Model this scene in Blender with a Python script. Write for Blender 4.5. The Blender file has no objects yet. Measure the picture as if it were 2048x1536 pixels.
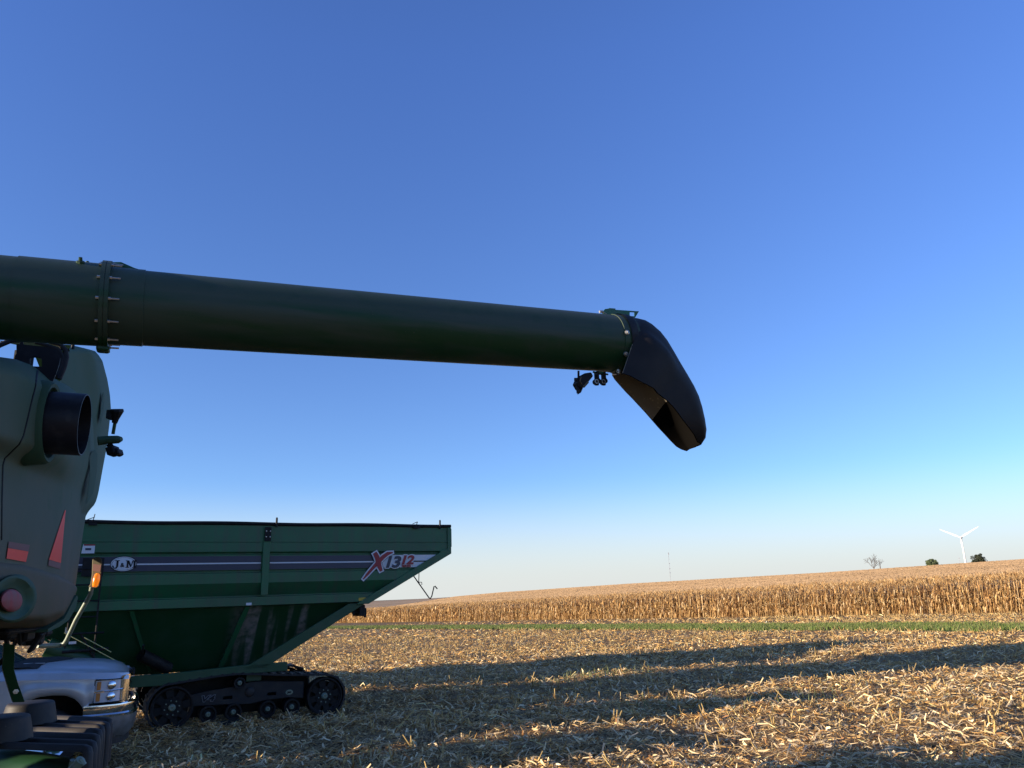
import bpy, math, random
import numpy as np
from mathutils import Vector, Matrix
rng = np.random.default_rng(7); random.seed(7)
sc = bpy.context.scene; COL = sc.collection
rad = math.radians

# ------------------------------------------------------------------ camera
H = 2.25; F = 1540.0; PITCH = rad(15.3); ROLL = 0.035
fw = np.array([0, math.cos(PITCH), math.sin(PITCH)]); r0 = np.array([1., 0, 0]); u0 = np.cross(r0, fw)
rv = math.cos(ROLL)*r0 - math.sin(ROLL)*u0; uv = math.cos(ROLL)*u0 + math.sin(ROLL)*r0
O = np.array([0, 0, H])
def ray(px, py): return fw + (px-1024)/F*rv + (768-py)/F*uv
def at(px, py, D): return O + D*ray(px, py)
def onz(px, py, z=0.0):
    d = ray(px, py); return O + d*(z-H)/d[2]
cam = bpy.data.cameras.new('camera'); camo = bpy.data.objects.new('camera', cam); COL.objects.link(camo)
cam.sensor_width = 36; cam.lens = 36*F/2048; cam.clip_start = 0.1; cam.clip_end = 20000
camo.matrix_world = Matrix(((rv[0], uv[0], -fw[0], O[0]), (rv[1], uv[1], -fw[1], O[1]), (rv[2], uv[2], -fw[2], O[2]), (0, 0, 0, 1)))
sc.camera = camo

# ------------------------------------------------------------------ light
SUN_EL, SUN_AZ = rad(7.1), rad(69)        # azimuth of the shadows, clockwise from +Y
w = bpy.data.worlds.new('World'); sc.world = w; w.use_nodes = True
nt = w.node_tree; bg = nt.nodes['Background']; wl_ = nt.links
sky = nt.nodes.new('ShaderNodeTexSky'); sky.sky_type = 'NISHITA'; sky.sun_disc = False
sky.sun_elevation = SUN_EL; sky.sun_rotation = SUN_AZ + math.pi
sky.altitude = 300; sky.air_density = 0.6; sky.dust_density = 0.0; sky.ozone_density = 3.0
tint = nt.nodes.new('ShaderNodeMix'); tint.data_type = 'RGBA'; tint.blend_type = 'MULTIPLY'; tint.inputs[0].default_value = 1; tint.inputs[7].default_value = (1.07, .97, 1.17, 1)
tcw = nt.nodes.new('ShaderNodeTexCoord'); sep = nt.nodes.new('ShaderNodeSeparateXYZ'); mr_ = nt.nodes.new('ShaderNodeMapRange')
mr_.interpolation_type = 'SMOOTHSTEP'; mr_.inputs[1].default_value = .15; mr_.inputs[2].default_value = .0
hz = nt.nodes.new('ShaderNodeMix'); hz.data_type = 'RGBA'; hz.inputs[7].default_value = (2.32, 2.42, 2.36, 1)      # pale air low over the horizon
tc2 = nt.nodes.new('ShaderNodeMix'); tc2.data_type = 'RGBA'; tc2.inputs[6].default_value = (1.05, .885, .82, 1); tc2.inputs[7].default_value = (1.13, 1.07, 1.35, 1)
mr2 = nt.nodes.new('ShaderNodeMapRange'); mr2.inputs[1].default_value = .06; mr2.inputs[2].default_value = .62; wl_.new(sep.outputs[2], mr2.inputs[0]); wl_.new(mr2.outputs[0], tc2.inputs[0]); wl_.new(tc2.outputs[2], tint.inputs[7])
wl_.new(sky.outputs[0], tint.inputs[6]); wl_.new(tcw.outputs['Generated'], sep.inputs[0]); wl_.new(sep.outputs[2], mr_.inputs[0])
wl_.new(mr_.outputs[0], hz.inputs[0]); wl_.new(tint.outputs[2], hz.inputs[6]); wl_.new(hz.outputs[2], bg.inputs[0]); bg.inputs[1].default_value = 0.15
sl = bpy.data.lights.new('sun', 'SUN'); sl.energy = 5.0; sl.angle = rad(0.5); sl.color = (1.0, 0.83, 0.63)
so = bpy.data.objects.new('sun', sl); COL.objects.link(so)
ld = Vector((math.sin(SUN_AZ)*math.cos(SUN_EL), math.cos(SUN_AZ)*math.cos(SUN_EL), -math.sin(SUN_EL)))
so.rotation_euler = ld.to_track_quat('-Z', 'Y').to_euler(); so.location = (-30, -10, 20)
sc.view_settings.view_transform = 'Standard'; sc.view_settings.look = 'None'
sc.view_settings.exposure = 1.12; sc.view_settings.gamma = 1.0
sc.render.engine = 'CYCLES'; sc.cycles.max_bounces = 6; sc.cycles.diffuse_bounces = 3

# ------------------------------------------------------------------ materials
def mat(name, col, rough=0.6, metal=0.0, spec=0.5, noise=None, bump=None, emit=None, coat=0.0, attr=None, zmix=None, stripes=None, dust=None, trans=None):
    m = bpy.data.materials.new(name); m.use_nodes = True; n = m.node_tree.nodes; L = m.node_tree.links
    b = n['Principled BSDF']; b.inputs['Roughness'].default_value = rough; b.inputs['Metallic'].default_value = metal
    b.inputs['Specular IOR Level'].default_value = spec; b.inputs['Coat Weight'].default_value = coat
    tc = n.new('ShaderNodeTexCoord'); cur = None
    c4 = (*col, 1); b.inputs['Base Color'].default_value = c4
    def rgb(c):
        r = n.new('ShaderNodeRGB'); r.outputs[0].default_value = (*c, 1); return r.outputs[0]
    def mixc(a, c, f):
        x = n.new('ShaderNodeMix'); x.data_type = 'RGBA'; L.new(f, x.inputs[0]); L.new(a, x.inputs[6]); L.new(c, x.inputs[7]); return x.outputs[2]
    def noisef(scale, lo, hi, detail=5, vec=None, sc3=None):
        t = n.new('ShaderNodeTexNoise'); t.inputs['Scale'].default_value = scale; t.inputs['Detail'].default_value = detail
        src = tc.outputs['Object']
        if sc3:
            mp = n.new('ShaderNodeMapping'); mp.inputs['Scale'].default_value = sc3; L.new(src, mp.inputs[0]); src = mp.outputs[0]
        L.new(src, t.inputs[0])
        r = n.new('ShaderNodeMapRange'); r.inputs[1].default_value = lo; r.inputs[2].default_value = hi; L.new(t.outputs[0], r.inputs[0]); return r.outputs[0]
    cur = rgb(col)
    if attr:
        a = n.new('ShaderNodeAttribute'); a.attribute_name = attr; cur = a.outputs['Color']
    if noise:
        for (c2, s, lo, hi, *rest) in noise: cur = mixc(cur, rgb(c2), noisef(s, lo, hi, sc3=rest[0] if rest else None))
    if zmix:          # cleaner paint above, dust below: (colour, z low, z high)
        sx = n.new('ShaderNodeSeparateXYZ'); L.new(tc.outputs['Object'], sx.inputs[0]); r = n.new('ShaderNodeMapRange'); r.inputs[1].default_value = zmix[1]; r.inputs[2].default_value = zmix[2]; r.inputs[4].default_value = .8
        ad = n.new('ShaderNodeMath'); ad.operation = 'ADD'; L.new(sx.outputs[2], ad.inputs[0]); L.new(noisef(2.0, -.5, 1.5), ad.inputs[1]); L.new(ad.outputs[0], r.inputs[0]); cur = mixc(cur, rgb(zmix[0]), r.outputs[0])
    if dust:          # dust lying on faces that look upward: (colour, low normal z, high normal z, strength)
        g = n.new('ShaderNodeNewGeometry'); sx = n.new('ShaderNodeSeparateXYZ'); L.new(g.outputs['Normal'], sx.inputs[0])
        r = n.new('ShaderNodeMapRange'); r.inputs[1].default_value = dust[1]; r.inputs[2].default_value = dust[2]; r.inputs[4].default_value = dust[3]
        L.new(sx.outputs[2], r.inputs[0]); k = n.new('ShaderNodeMath'); k.operation = 'MULTIPLY'; L.new(r.outputs[0], k.inputs[0]); L.new(noisef(6, .0, .45), k.inputs[1])
        cur = mixc(cur, rgb(dust[0]), k.outputs[0])
    if stripes:
        col2, s3, lo, hi, xmin, xmax = stripes
        k = n.new('ShaderNodeMath'); k.operation = 'MULTIPLY'; L.new(noisef(1.0, lo, hi, detail=3, sc3=s3), k.inputs[0])
        sx = n.new('ShaderNodeSeparateXYZ'); L.new(tc.outputs['Object'], sx.inputs[0])
        r = n.new('ShaderNodeMapRange'); r.inputs[1].default_value = xmin; r.inputs[2].default_value = xmax; L.new(sx.outputs[0], r.inputs[0]); L.new(r.outputs[0], k.inputs[1])
        k2 = n.new('ShaderNodeMath'); k2.operation = 'MULTIPLY'; L.new(k.outputs[0], k2.inputs[0]); L.new(noisef(9, .25, .6), k2.inputs[1])
        cur = mixc(cur, rgb(col2), k2.outputs[0])
    if noise or attr or stripes or dust: L.new(cur, b.inputs['Base Color'])
    if bump:
        t = n.new('ShaderNodeTexNoise'); t.inputs['Scale'].default_value = bump[0]; t.inputs['Detail'].default_value = 6; L.new(tc.outputs['Object'], t.inputs[0])
        bp = n.new('ShaderNodeBump'); bp.inputs['Strength'].default_value = bump[1]; bp.inputs['Distance'].default_value = bump[2]; L.new(t.outputs[0], bp.inputs['Height']); L.new(bp.outputs[0], b.inputs['Normal'])
    if emit: b.inputs['Emission Color'].default_value = (*emit[:3], 1); b.inputs['Emission Strength'].default_value = emit[3]
    if trans:
        tr = n.new('ShaderNodeBsdfTranslucent'); L.new(cur, tr.inputs[0]); mx = n.new('ShaderNodeMixShader'); mx.inputs[0].default_value = trans
        L.new(b.outputs[0], mx.inputs[1]); L.new(tr.outputs[0], mx.inputs[2]); L.new(mx.outputs[0], n['Material Output'].inputs[0])
    return m
M = {}
DUST = (.16, .13, .095)
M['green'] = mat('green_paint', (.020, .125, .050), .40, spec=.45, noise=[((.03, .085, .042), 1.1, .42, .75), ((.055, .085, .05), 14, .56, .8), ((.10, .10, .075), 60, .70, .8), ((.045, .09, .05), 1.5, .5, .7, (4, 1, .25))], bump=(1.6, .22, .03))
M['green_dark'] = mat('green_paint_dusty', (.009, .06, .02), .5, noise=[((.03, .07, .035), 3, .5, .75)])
M['funnel'] = mat('green_hopper_shaded', (.008, .055, .018), .45, noise=[((.022, .07, .035), 2.5, .45, .75)], stripes=((.23, .215, .20), (2.3, .15, .18), .46, .51, .95, 1.35))  # shade of the down-facing hopper is put into this darker green; streaks are dust
M['tube'] = mat('auger_green_paint', (.008, .045, .014), .45, spec=.3, noise=[((.02, .045, .025), 5, .5, .75), ((.07, .07, .05), 70, .68, .76), ((.035, .055, .035), 2, .5, .62, (.3, .3, 3))], dust=((.055, .070, .045), -.02, .18, .75), bump=(30, .05, .004))
M['hood'] = mat('dusty_panel', (.115, .118, .080), .75, spec=.22, noise=[((.155, .135, .10), 1.6, .4, .75), ((.06, .10, .045), 3.5, .58, .78), ((.15, .13, .09), 45, .62, .8), ((.07, .07, .045), 90, .66, .72)], zmix=((.04, .10, .055), 3.0, 4.2))
M['hood_green'] = mat('panel_green_patch', (.04, .085, .05), .7, spec=.2)
M['shroud'] = mat('dusty_shroud', (.135, .105, .065), .75, spec=.22, noise=[((.10, .095, .055), 2.2, .4, .7), ((.17, .14, .1), 50, .6, .8)])
M['black'] = mat('black_steel', (.012, .011, .011), .6, spec=.22, noise=[((.03, .028, .026), 8, .5, .8)])
M['navy'] = mat('navy_decal', (.018, .026, .055), .35)
M['frame_black'] = mat('track_frame_paint', (.016, .016, .018), .55, spec=.3, noise=[((.04, .036, .03), 5, .5, .8)])
M['dull_grey'] = mat('dull_grey_lettering', (.16, .16, .17), .6)
M['plastic'] = mat('black_plastic', (.032, .029, .027), .6, spec=.3, noise=[((.05, .042, .034), 6, .45, .75), ((.09, .075, .055), 70, .66, .75)])
M['pipe'] = mat('exhaust_steel', (.010, .010, .015), .5, spec=.3, noise=[((.03, .03, .034), 12, .5, .8)])
M['silver_dark'] = mat('dusty_silver_paint', (.20, .20, .20), .4, metal=.3, noise=[((.13, .12, .105), 6, .4, .7)])
M['rubber'] = mat('rubber', (.013, .013, .014), .75, noise=[((.04, .034, .028), 5, .45, .8)], bump=(40, .15, .004))
M['spout'] = mat('spout_rubber', (.013, .0115, .011), .62, spec=.25, noise=[((.022, .019, .017), 4, .45, .75)])
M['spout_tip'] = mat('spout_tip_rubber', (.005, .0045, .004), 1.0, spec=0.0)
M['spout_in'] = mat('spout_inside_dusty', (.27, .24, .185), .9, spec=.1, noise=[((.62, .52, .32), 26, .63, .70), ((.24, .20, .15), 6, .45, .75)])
M['white'] = mat('white_decal', (.62, .63, .64), .45)
M['red'] = mat('red_decal', (.30, .02, .026), .45)
M['reflector'] = mat('red_reflector', (.95, .09, .05), .6, spec=.3)
M['reflector_dusty'] = mat('red_reflector_dusty', (.20, .085, .075), .7)
M['lens'] = mat('red_lens', (.36, .075, .075), .7, spec=.2, noise=[((.25, .12, .11), 9, .4, .7)])
M['amber'] = mat('amber_lamp_lens', (.9, .25, .01), .25, emit=(1.0, .22, .01, .3), noise=[((.55, .10, .005), 25, .45, .6)])
M['yellow'] = mat('yellow_decal', (.5, .34, .03), .5)
M['lit_edge'] = mat('pale_lit_edge', (.55, .5, .2), .5)  # sunlight on the auger's edges, put into a pale colour
M['zinc'] = mat('zinc_bolt', (.5, .48, .43), .35, metal=.7)
M['pole'] = mat('painted_pole', (.16, .21, .15), .4, noise=[((.22, .24, .19), 20, .45, .7)])
M['silver'] = mat('silver_car_paint', (.55, .55, .56), .34, metal=.45, coat=.5, noise=[((.48, .47, .46), 5, .5, .8)])
M['chrome'] = mat('chrome', (.72, .73, .75), .10, metal=1.0)
M['glass'] = mat('car_glass', (.03, .04, .05), .05, spec=.8)
M['lampglass'] = mat('headlamp_glass', (.62, .63, .66), .16, spec=.8, coat=.5)
M['orange'] = mat('orange_marker', (.6, .22, .05), .3)
M['turbine'] = mat('turbine_white', (.62, .62, .60), .6)
M['steel'] = mat('mast_steel', (.33, .33, .36), .5)
M['bark'] = mat('bark', (.11, .095, .085), .9)
M['leaf'] = mat('leaves_dark', (.04, .055, .022), .8, attr='Col', trans=.12)
M['straw'] = mat('straw', (.4, .3, .18), .75, attr='Col', spec=.25, trans=.18)
M['corn'] = mat('dry_corn', (.4, .27, .13), .8, attr='Col', spec=.2, trans=.2)
M['grass'] = mat('grass', (.08, .14, .03), .7, attr='Col', trans=.15)

# ------------------------------------------------------------------ mesh builder
class MB:
    def __init__(s): s.v = []; s.f = []; s.m = []
    def add(s, v, f, mi=0):
        o = len(s.v); s.v += [tuple(map(float, p)) for p in v]; s.f += [tuple(i+o for i in q) for q in f]; s.m += [mi]*len(f)
    def box(s, c, d, R=None, mi=0, bev=0.0):
        x, y, z = [k/2 for k in d]
        if bev <= 0:
            P = [(-x,-y,-z),(x,-y,-z),(x,y,-z),(-x,y,-z),(-x,-y,z),(x,-y,z),(x,y,z),(-x,y,z)]
            Fc = [(0,3,2,1),(4,5,6,7),(0,1,5,4),(1,2,6,5),(2,3,7,6),(3,0,4,7)]
        else:
            b = min(bev, x*.9, y*.9, z*.9); P = []
            for zz, k in ((-z, b), (-z+b, 0), (z-b, 0), (z, b)):
                for (sx, sy) in ((-1,-1),(1,-1),(1,1),(-1,1)):
                    X, Y = x-k, y-k
                    if sx*sy > 0: P += [(sx*X, sy*(Y-b), zz), (sx*(X-b), sy*Y, zz)]
                    else: P += [(sx*(X-b), sy*Y, zz), (sx*X, sy*(Y-b), zz)]
            n = 8; Fc = [tuple(range(n))[::-1], tuple(range(3*n, 4*n))]
            for r in range(3):
                for i in range(n): Fc.append((r*n+i, r*n+(i+1) % n, (r+1)*n+(i+1) % n, (r+1)*n+i))
        P = [Vector(p) for p in P]
        if R is not None: P = [R @ p for p in P]
        s.add([(p.x+c[0], p.y+c[1], p.z+c[2]) for p in P], Fc, mi); return s
    def tube(s, pts, r, n=10, cap=True, mi=0, flat=1.0):
        P = [Vector(tuple(map(float, p))) for p in pts]; V = []; Fc = []
        rr = r if hasattr(r, '__len__') else [r]*len(P)
        up = None
        for i, p in enumerate(P):
            t = (P[min(i+1, len(P)-1)]-P[max(i-1, 0)]).normalized()
            if up is None:
                up = Vector((0, 0, 1)) if abs(t.z) < .9 else Vector((1, 0, 0))
            a = t.cross(up).normalized(); b = a.cross(t).normalized(); up = b
            for k in range(n):
                th = 2*math.pi*k/n; V.append(p+(a*math.cos(th)+b*math.sin(th)*flat)*rr[i])
        for i in range(len(P)-1):
            for k in range(n): Fc.append((i*n+k, i*n+(k+1) % n, (i+1)*n+(k+1) % n, (i+1)*n+k))
        if cap: Fc.append(tuple(range(n))[::-1]); Fc.append(tuple(range((len(P)-1)*n, len(P)*n)))
        s.add(V, Fc, mi); return s
    def rings(s, rings, closed=True, cap=(False, False), mi=0):
        n = len(rings[0]); V = [p for r in rings for p in r]; Fc = []
        for i in range(len(rings)-1):
            for k in range(n if closed else n-1): Fc.append((i*n+k, i*n+(k+1) % n, (i+1)*n+(k+1) % n, (i+1)*n+k))
        if cap[0]: Fc.append(tuple(range(n))[::-1])
        if cap[1]: Fc.append(tuple(range((len(rings)-1)*n, len(rings)*n)))
        s.add(V, Fc, mi); return s
    def lathe(s, o, axis, prof, n=24, mi=0):       # prof: (t along axis, radius)
        ax = Vector(tuple(axis)).normalized(); up = Vector((0, 0, 1)) if abs(ax.z) < .9 else Vector((1, 0, 0))
        a = ax.cross(up).normalized(); b = a.cross(ax).normalized(); o = Vector(tuple(o))
        s.rings([[o+ax*t+(a*math.cos(2*math.pi*k/n)+b*math.sin(2*math.pi*k/n))*r for k in range(n)] for t, r in prof], mi=mi); return s
    def prism(s, poly, fn, d0, d1, mi=0):          # poly of (a,b); fn(a,b,d) -> xyz
        n = len(poly); V = [fn(a, b, d0) for a, b in poly]+[fn(a, b, d1) for a, b in poly]
        Fc = [tuple(range(n)), tuple(range(n, 2*n))[::-1]]+[(i, n+i, n+(i+1) % n, (i+1) % n) for i in range(n)]
        s.add(V, Fc, mi); return s
    def build(s, name, m, parent=None, off=(0, 0, 0), smooth=False, bevel=0, shade_angle=None):
        me = bpy.data.meshes.new(name)
        me.from_pydata([(p[0]-off[0], p[1]-off[1], p[2]-off[2]) for p in s.v], [], s.f)
        for x in (m if isinstance(m, (list, tuple)) else [m]): me.materials.append(x)
        me.polygons.foreach_set('material_index', s.m)
        me.validate(); me.update()
        import bmesh
        bm = bmesh.new(); bm.from_mesh(me); bmesh.ops.remove_doubles(bm, verts=bm.verts, dist=1e-5); bmesh.ops.recalc_face_normals(bm, faces=bm.faces); bm.to_mesh(me); bm.free()
        if smooth:
            me.polygons.foreach_set('use_smooth', [True]*len(me.polygons)); me.set_sharp_from_angle(angle=rad(shade_angle or 40))
        o = bpy.data.objects.new(name, me); COL.objects.link(o)
        if parent is not None: o.parent = parent
        if bevel:
            b = o.modifiers.new('Bevel', 'BEVEL'); b.width = bevel; b.segments = 2; b.limit_method = 'ANGLE'; b.harden_normals = False
        return o
def empty(name, loc, rz=0):
    o = bpy.data.objects.new(name, None); COL.objects.link(o); o.location = loc; o.rotation_euler = (0, 0, rz); return o
def tag(o, label=None, cat=None, group=None, kind=None):
    if label: o['label'] = label
    if cat: o['category'] = cat
    if group: o['group'] = group
    if kind: o['kind'] = kind
    return o
def text(name, body, size, m, parent, mtx, bold=0.0, shear=0.0, space=1.0, depth=.002, width=None):
    cu = bpy.data.curves.new(name, 'FONT'); cu.body = body; cu.size = size; cu.align_x = 'CENTER'; cu.align_y = 'CENTER'
    cu.offset = bold; cu.shear = shear; cu.space_character = space; cu.extrude = depth; cu.resolution_u = 3
    t = bpy.data.objects.new(name, cu); COL.objects.link(t); bpy.context.view_layer.update()
    me = bpy.data.meshes.new_from_object(t.evaluated_get(bpy.context.evaluated_depsgraph_get())); bpy.data.objects.remove(t)
    me.materials.clear(); me.materials.append(m); me.name = name
    xs = [v.co.x for v in me.vertices]; k = (width/(max(xs)-min(xs))) if width else 1
    S = Matrix.Diagonal((k, 1, 1, 1)); me.transform(mtx @ S)
    o = bpy.data.objects.new(name, me); COL.objects.link(o); o.parent = parent; return o
def facing(x, y, z):      # text that faces local -Y
    return Matrix.Translation((x, y, z)) @ Matrix.Rotation(rad(90), 4, 'X')
def interp(x, tab):
    return float(np.interp(x, [a for a, b in tab], [b for a, b in tab]))

# ------------------------------------------------------------------ terrain
PE = np.array([37.7, 55.1]); DE = np.array([-.52, .854]); NE = np.array([.854, .52])
def edge_e(x, y): return (x-PE[0])*NE[0] + (y-PE[1])*NE[1]
rid = []
for px, py in ((-900, 1300), (300, 1236), (740, 1207), (870, 1197), (1000, 1185), (1250, 1168), (1650, 1145), (2048, 1118), (2700, 1080)):
    d = ray(px, py); rid.append((d[0]/d[1], H+450*d[2]/d[1]-2.3))
rt = np.array([a for a, b in rid]); rz_ = np.array([b for a, b in rid])
def vnoise(x, y, seed=0):
    xi = np.floor(x).astype(int); yi = np.floor(y).astype(int); fx = x-xi; fy = y-yi; fx = fx*fx*(3-2*fx); fy = fy*fy*(3-2*fy)
    def h(a, b):
        n = (a*374761393+b*668265263+seed*1442695041) & 0x7fffffff; n = ((n ^ (n >> 13))*1274126177) & 0x7fffffff; return ((n ^ (n >> 16)) & 0xffff)/65535.0
    return (h(xi, yi)*(1-fx)+h(xi+1, yi)*fx)*(1-fy)+(h(xi, yi+1)*(1-fx)+h(xi+1, yi+1)*fx)*fy
def ground(x, y):
    x = np.asarray(x, float); y = np.asarray(y, float)
    r = np.hypot(x, y); s = np.clip((r-14)/34, 0, 1); s = s*s*(3-2*s)
    e = edge_e(x, y)
    yy = np.where(y > 5, y, 5); t = np.clip(x/yy, -3, 3)
    den = NE[0]*t+NE[1]; ye = np.where(den > .05, (PE@NE)/np.where(den > .05, den, 1), 900); ye = np.clip(ye, 20, 445)
    plane = s*(.0125*np.clip(x, -90, 90)-.0117*np.clip(y, -20, 240))
    ze = (.0125*np.clip(t*ye, -90, 90)-.0117*np.clip(ye, -20, 240))
    u = np.clip((y-ye)/(450-ye), 0, 1.15)
    far = ze+(np.interp(t, rt, rz_)-ze)*np.clip(u, 0, 1)
    z = np.where((e > 0) & (y > 5), far, plane)
    k = np.clip(1-e/-3, 0, 1)
    near = np.clip((70-r)/40, 0, 1)
    z = z + near*((vnoise(x/2.6, y/2.6)-.5)*.16+(vnoise(x/.8, y/.8, 3)-.5)*.11+(vnoise(x/.33, y/.33, 13)-.5)*.05) * np.clip((r-6)/6, .25, 1)
    v = e/.76; z = z + near*(.03*np.cos(2*math.pi*v)-.05)
    return z - .05*np.clip(1-np.hypot(x+5.2, y-17)/4.5, 0, 1)
def fastmesh(name, V, Q, mats, cols=None, mi=None, smooth=False):
    me = bpy.data.meshes.new(name); nv = len(V); nq = len(Q)
    me.vertices.add(nv); me.vertices.foreach_set('co', np.ascontiguousarray(V, dtype=np.float32).ravel())
    me.loops.add(nq*4); me.loops.foreach_set('vertex_index', np.ascontiguousarray(Q, dtype=np.int32).ravel())
    me.polygons.add(nq); me.polygons.foreach_set('loop_start', np.arange(0, nq*4, 4, dtype=np.int32)); me.polygons.foreach_set('loop_total', np.full(nq, 4, dtype=np.int32))
    for m in mats: me.materials.append(m)
    if mi is not None: me.polygons.foreach_set('material_index', np.asarray(mi, dtype=np.int32))
    if smooth: me.polygons.foreach_set('use_smooth', np.ones(nq, dtype=bool))
    if cols is not None:
        a = me.color_attributes.new('Col', 'FLOAT_COLOR', 'POINT'); c = np.ones((nv, 4), np.float32); c[:, :3] = cols; a.data.foreach_set('color', c.ravel())
    me.update(calc_edges=True); me.validate()
    o = bpy.data.objects.new(name, me); COL.objects.link(o); return o
def gridmesh(name, X, Y, Z, m):
    a, b = X.shape; V = np.stack([X, Y, Z], -1).reshape(-1, 3); i = np.arange(a*b).reshape(a, b)
    Q = np.stack([i[:-1, :-1], i[1:, :-1], i[1:, 1:], i[:-1, 1:]], -1).reshape(-1, 4); return fastmesh(name, V, Q, [m], smooth=True)
def strips(Pc, Wv):                    # Pc,Wv (N,K,3)
    N, K, _ = Pc.shape; V = np.stack([Pc-Wv, Pc+Wv], 2).reshape(-1, 3)
    base = (np.arange(N)*K*2)[:, None]+(np.arange(K-1)*2)[None, :]
    Q = np.stack([base, base+1, base+3, base+2], -1).reshape(-1, 4); return V, Q, 2*K
class Acc:
    def __init__(s): s.V = []; s.Q = []; s.C = []; s.n = 0
    def add(s, Pc, Wv, col):
        if len(Pc) == 0: return
        V, Q, k = strips(Pc, Wv); s.V.append(V); s.Q.append(Q+s.n); s.n += len(V); s.C.append(np.repeat(col, k, 0))
    def obj(s, name, m): return fastmesh(name, np.concatenate(s.V), np.concatenate(s.Q), [m], np.concatenate(s.C))

g = np.linspace(-1, 1, 620); q = np.sinh(g*6.2)/np.sinh(6.2)
gx, gy = np.meshgrid(6+q*3200, 18+q*3200, indexing='ij')
def ground_mat():
    m = bpy.data.materials.new('field_soil'); m.use_nodes = True; n = m.node_tree.nodes; L = m.node_tree.links; b = n['Principled BSDF']; b.inputs['Roughness'].default_value = .95; b.inputs['Specular IOR Level'].default_value = .1
    tc = n.new('ShaderNodeTexCoord')
    def ns(scale, det, lo, hi, rot=None, sc3=None):
        mp = n.new('ShaderNodeMapping'); mp.inputs['Scale'].default_value = sc3 or (1, 1, 1); mp.inputs['Rotation'].default_value = rot or (0, 0, 0); L.new(tc.outputs['Object'], mp.inputs[0])
        t = n.new('ShaderNodeTexNoise'); t.inputs['Scale'].default_value = scale; t.inputs['Detail'].default_value = det; L.new(mp.outputs[0], t.inputs[0])
        r = n.new('ShaderNodeMapRange'); r.inputs[1].default_value = lo; r.inputs[2].default_value = hi; L.new(t.outputs[0], r.inputs[0]); return r.outputs[0], t.outputs[0]
    def mix(a, c, f):
        x = n.new('ShaderNodeMix'); x.data_type = 'RGBA'; L.new(f, x.inputs[0]); [L.new(v, x.inputs[i]) if not isinstance(v, tuple) else setattr(x.inputs[i], 'default_value', (*v, 1)) for i, v in ((6, a), (7, c))]; return x.outputs[2]
    f1, t1 = ns(6, 8, .4, .6); f2, t2 = ns(26, 5, .48, .56, sc3=(1, .35, 1)); f3, t3 = ns(26, 5, .48, .56, rot=(0, 0, 1.2), sc3=(.35, 1, 1))
    c = mix((.028, .018, .011), (.075, .048, .027), f1); c = mix(c, (.46, .31, .14), f2); c = mix(c, (.36, .23, .10), f3)
    f4, _ = ns(.35, 4, .45, .65); c = mix(c, (.30, .20, .10), f4)
    # beyond the corn edge the soil carries only the hillside's tan colour
    vm = n.new('ShaderNodeVectorMath'); vm.operation = 'DOT_PRODUCT'; vm.inputs[1].default_value = (NE[0], NE[1], 0); L.new(tc.outputs['Object'], vm.inputs[0])
    def band(lo, hi, soft=.8):
        k0 = float(PE@NE)
        r1 = n.new('ShaderNodeMapRange'); r1.inputs[1].default_value = k0+lo-soft; r1.inputs[2].default_value = k0+lo+soft
        r2 = n.new('ShaderNodeMapRange'); r2.inputs[1].default_value = k0+hi+soft; r2.inputs[2].default_value = k0+hi-soft
        ad = n.new('ShaderNodeMath'); ad.inputs[1].default_value = 0; nz, nt_ = ns(.8, 3, 0, 1); 
        mm = n.new('ShaderNodeMath'); mm.operation = 'MULTIPLY_ADD'; mm.inputs[1].default_value = 1.6; L.new(nt_, mm.inputs[0]); L.new(vm.outputs['Value'], mm.inputs[2])
        sb = n.new('ShaderNodeMath'); sb.operation = 'SUBTRACT'; sb.inputs[1].default_value = .8; L.new(mm.outputs[0], sb.inputs[0])
        L.new(sb.outputs[0], r1.inputs[0]); L.new(sb.outputs[0], r2.inputs[0])
        mu = n.new('ShaderNodeMath'); mu.operation = 'MULTIPLY'; L.new(r1.outputs[0], mu.inputs[0]); L.new(r2.outputs[0], mu.inputs[1]); return mu.outputs[0]
    c = mix(c, (.07, .13, .03), band(-21.9, -15.4))
    L.new(c, b.inputs['Base Color'])
    bp = n.new('ShaderNodeBump'); bp.inputs['Strength'].default_value = .8; bp.inputs['Distance'].default_value = .04
    ad = n.new('ShaderNodeMath'); L.new(t2, ad.inputs[0]); L.new(t3, ad.inputs[1]); L.new(ad.outputs[0], bp.inputs['Height']); L.new(bp.outputs[0], b.inputs['Normal'])
    return m
tag(gridmesh('ground', gx, gy, ground(gx, gy), ground_mat()), 'harvested maize field of dark soil under chopped straw', None, None, 'structure')

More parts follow.
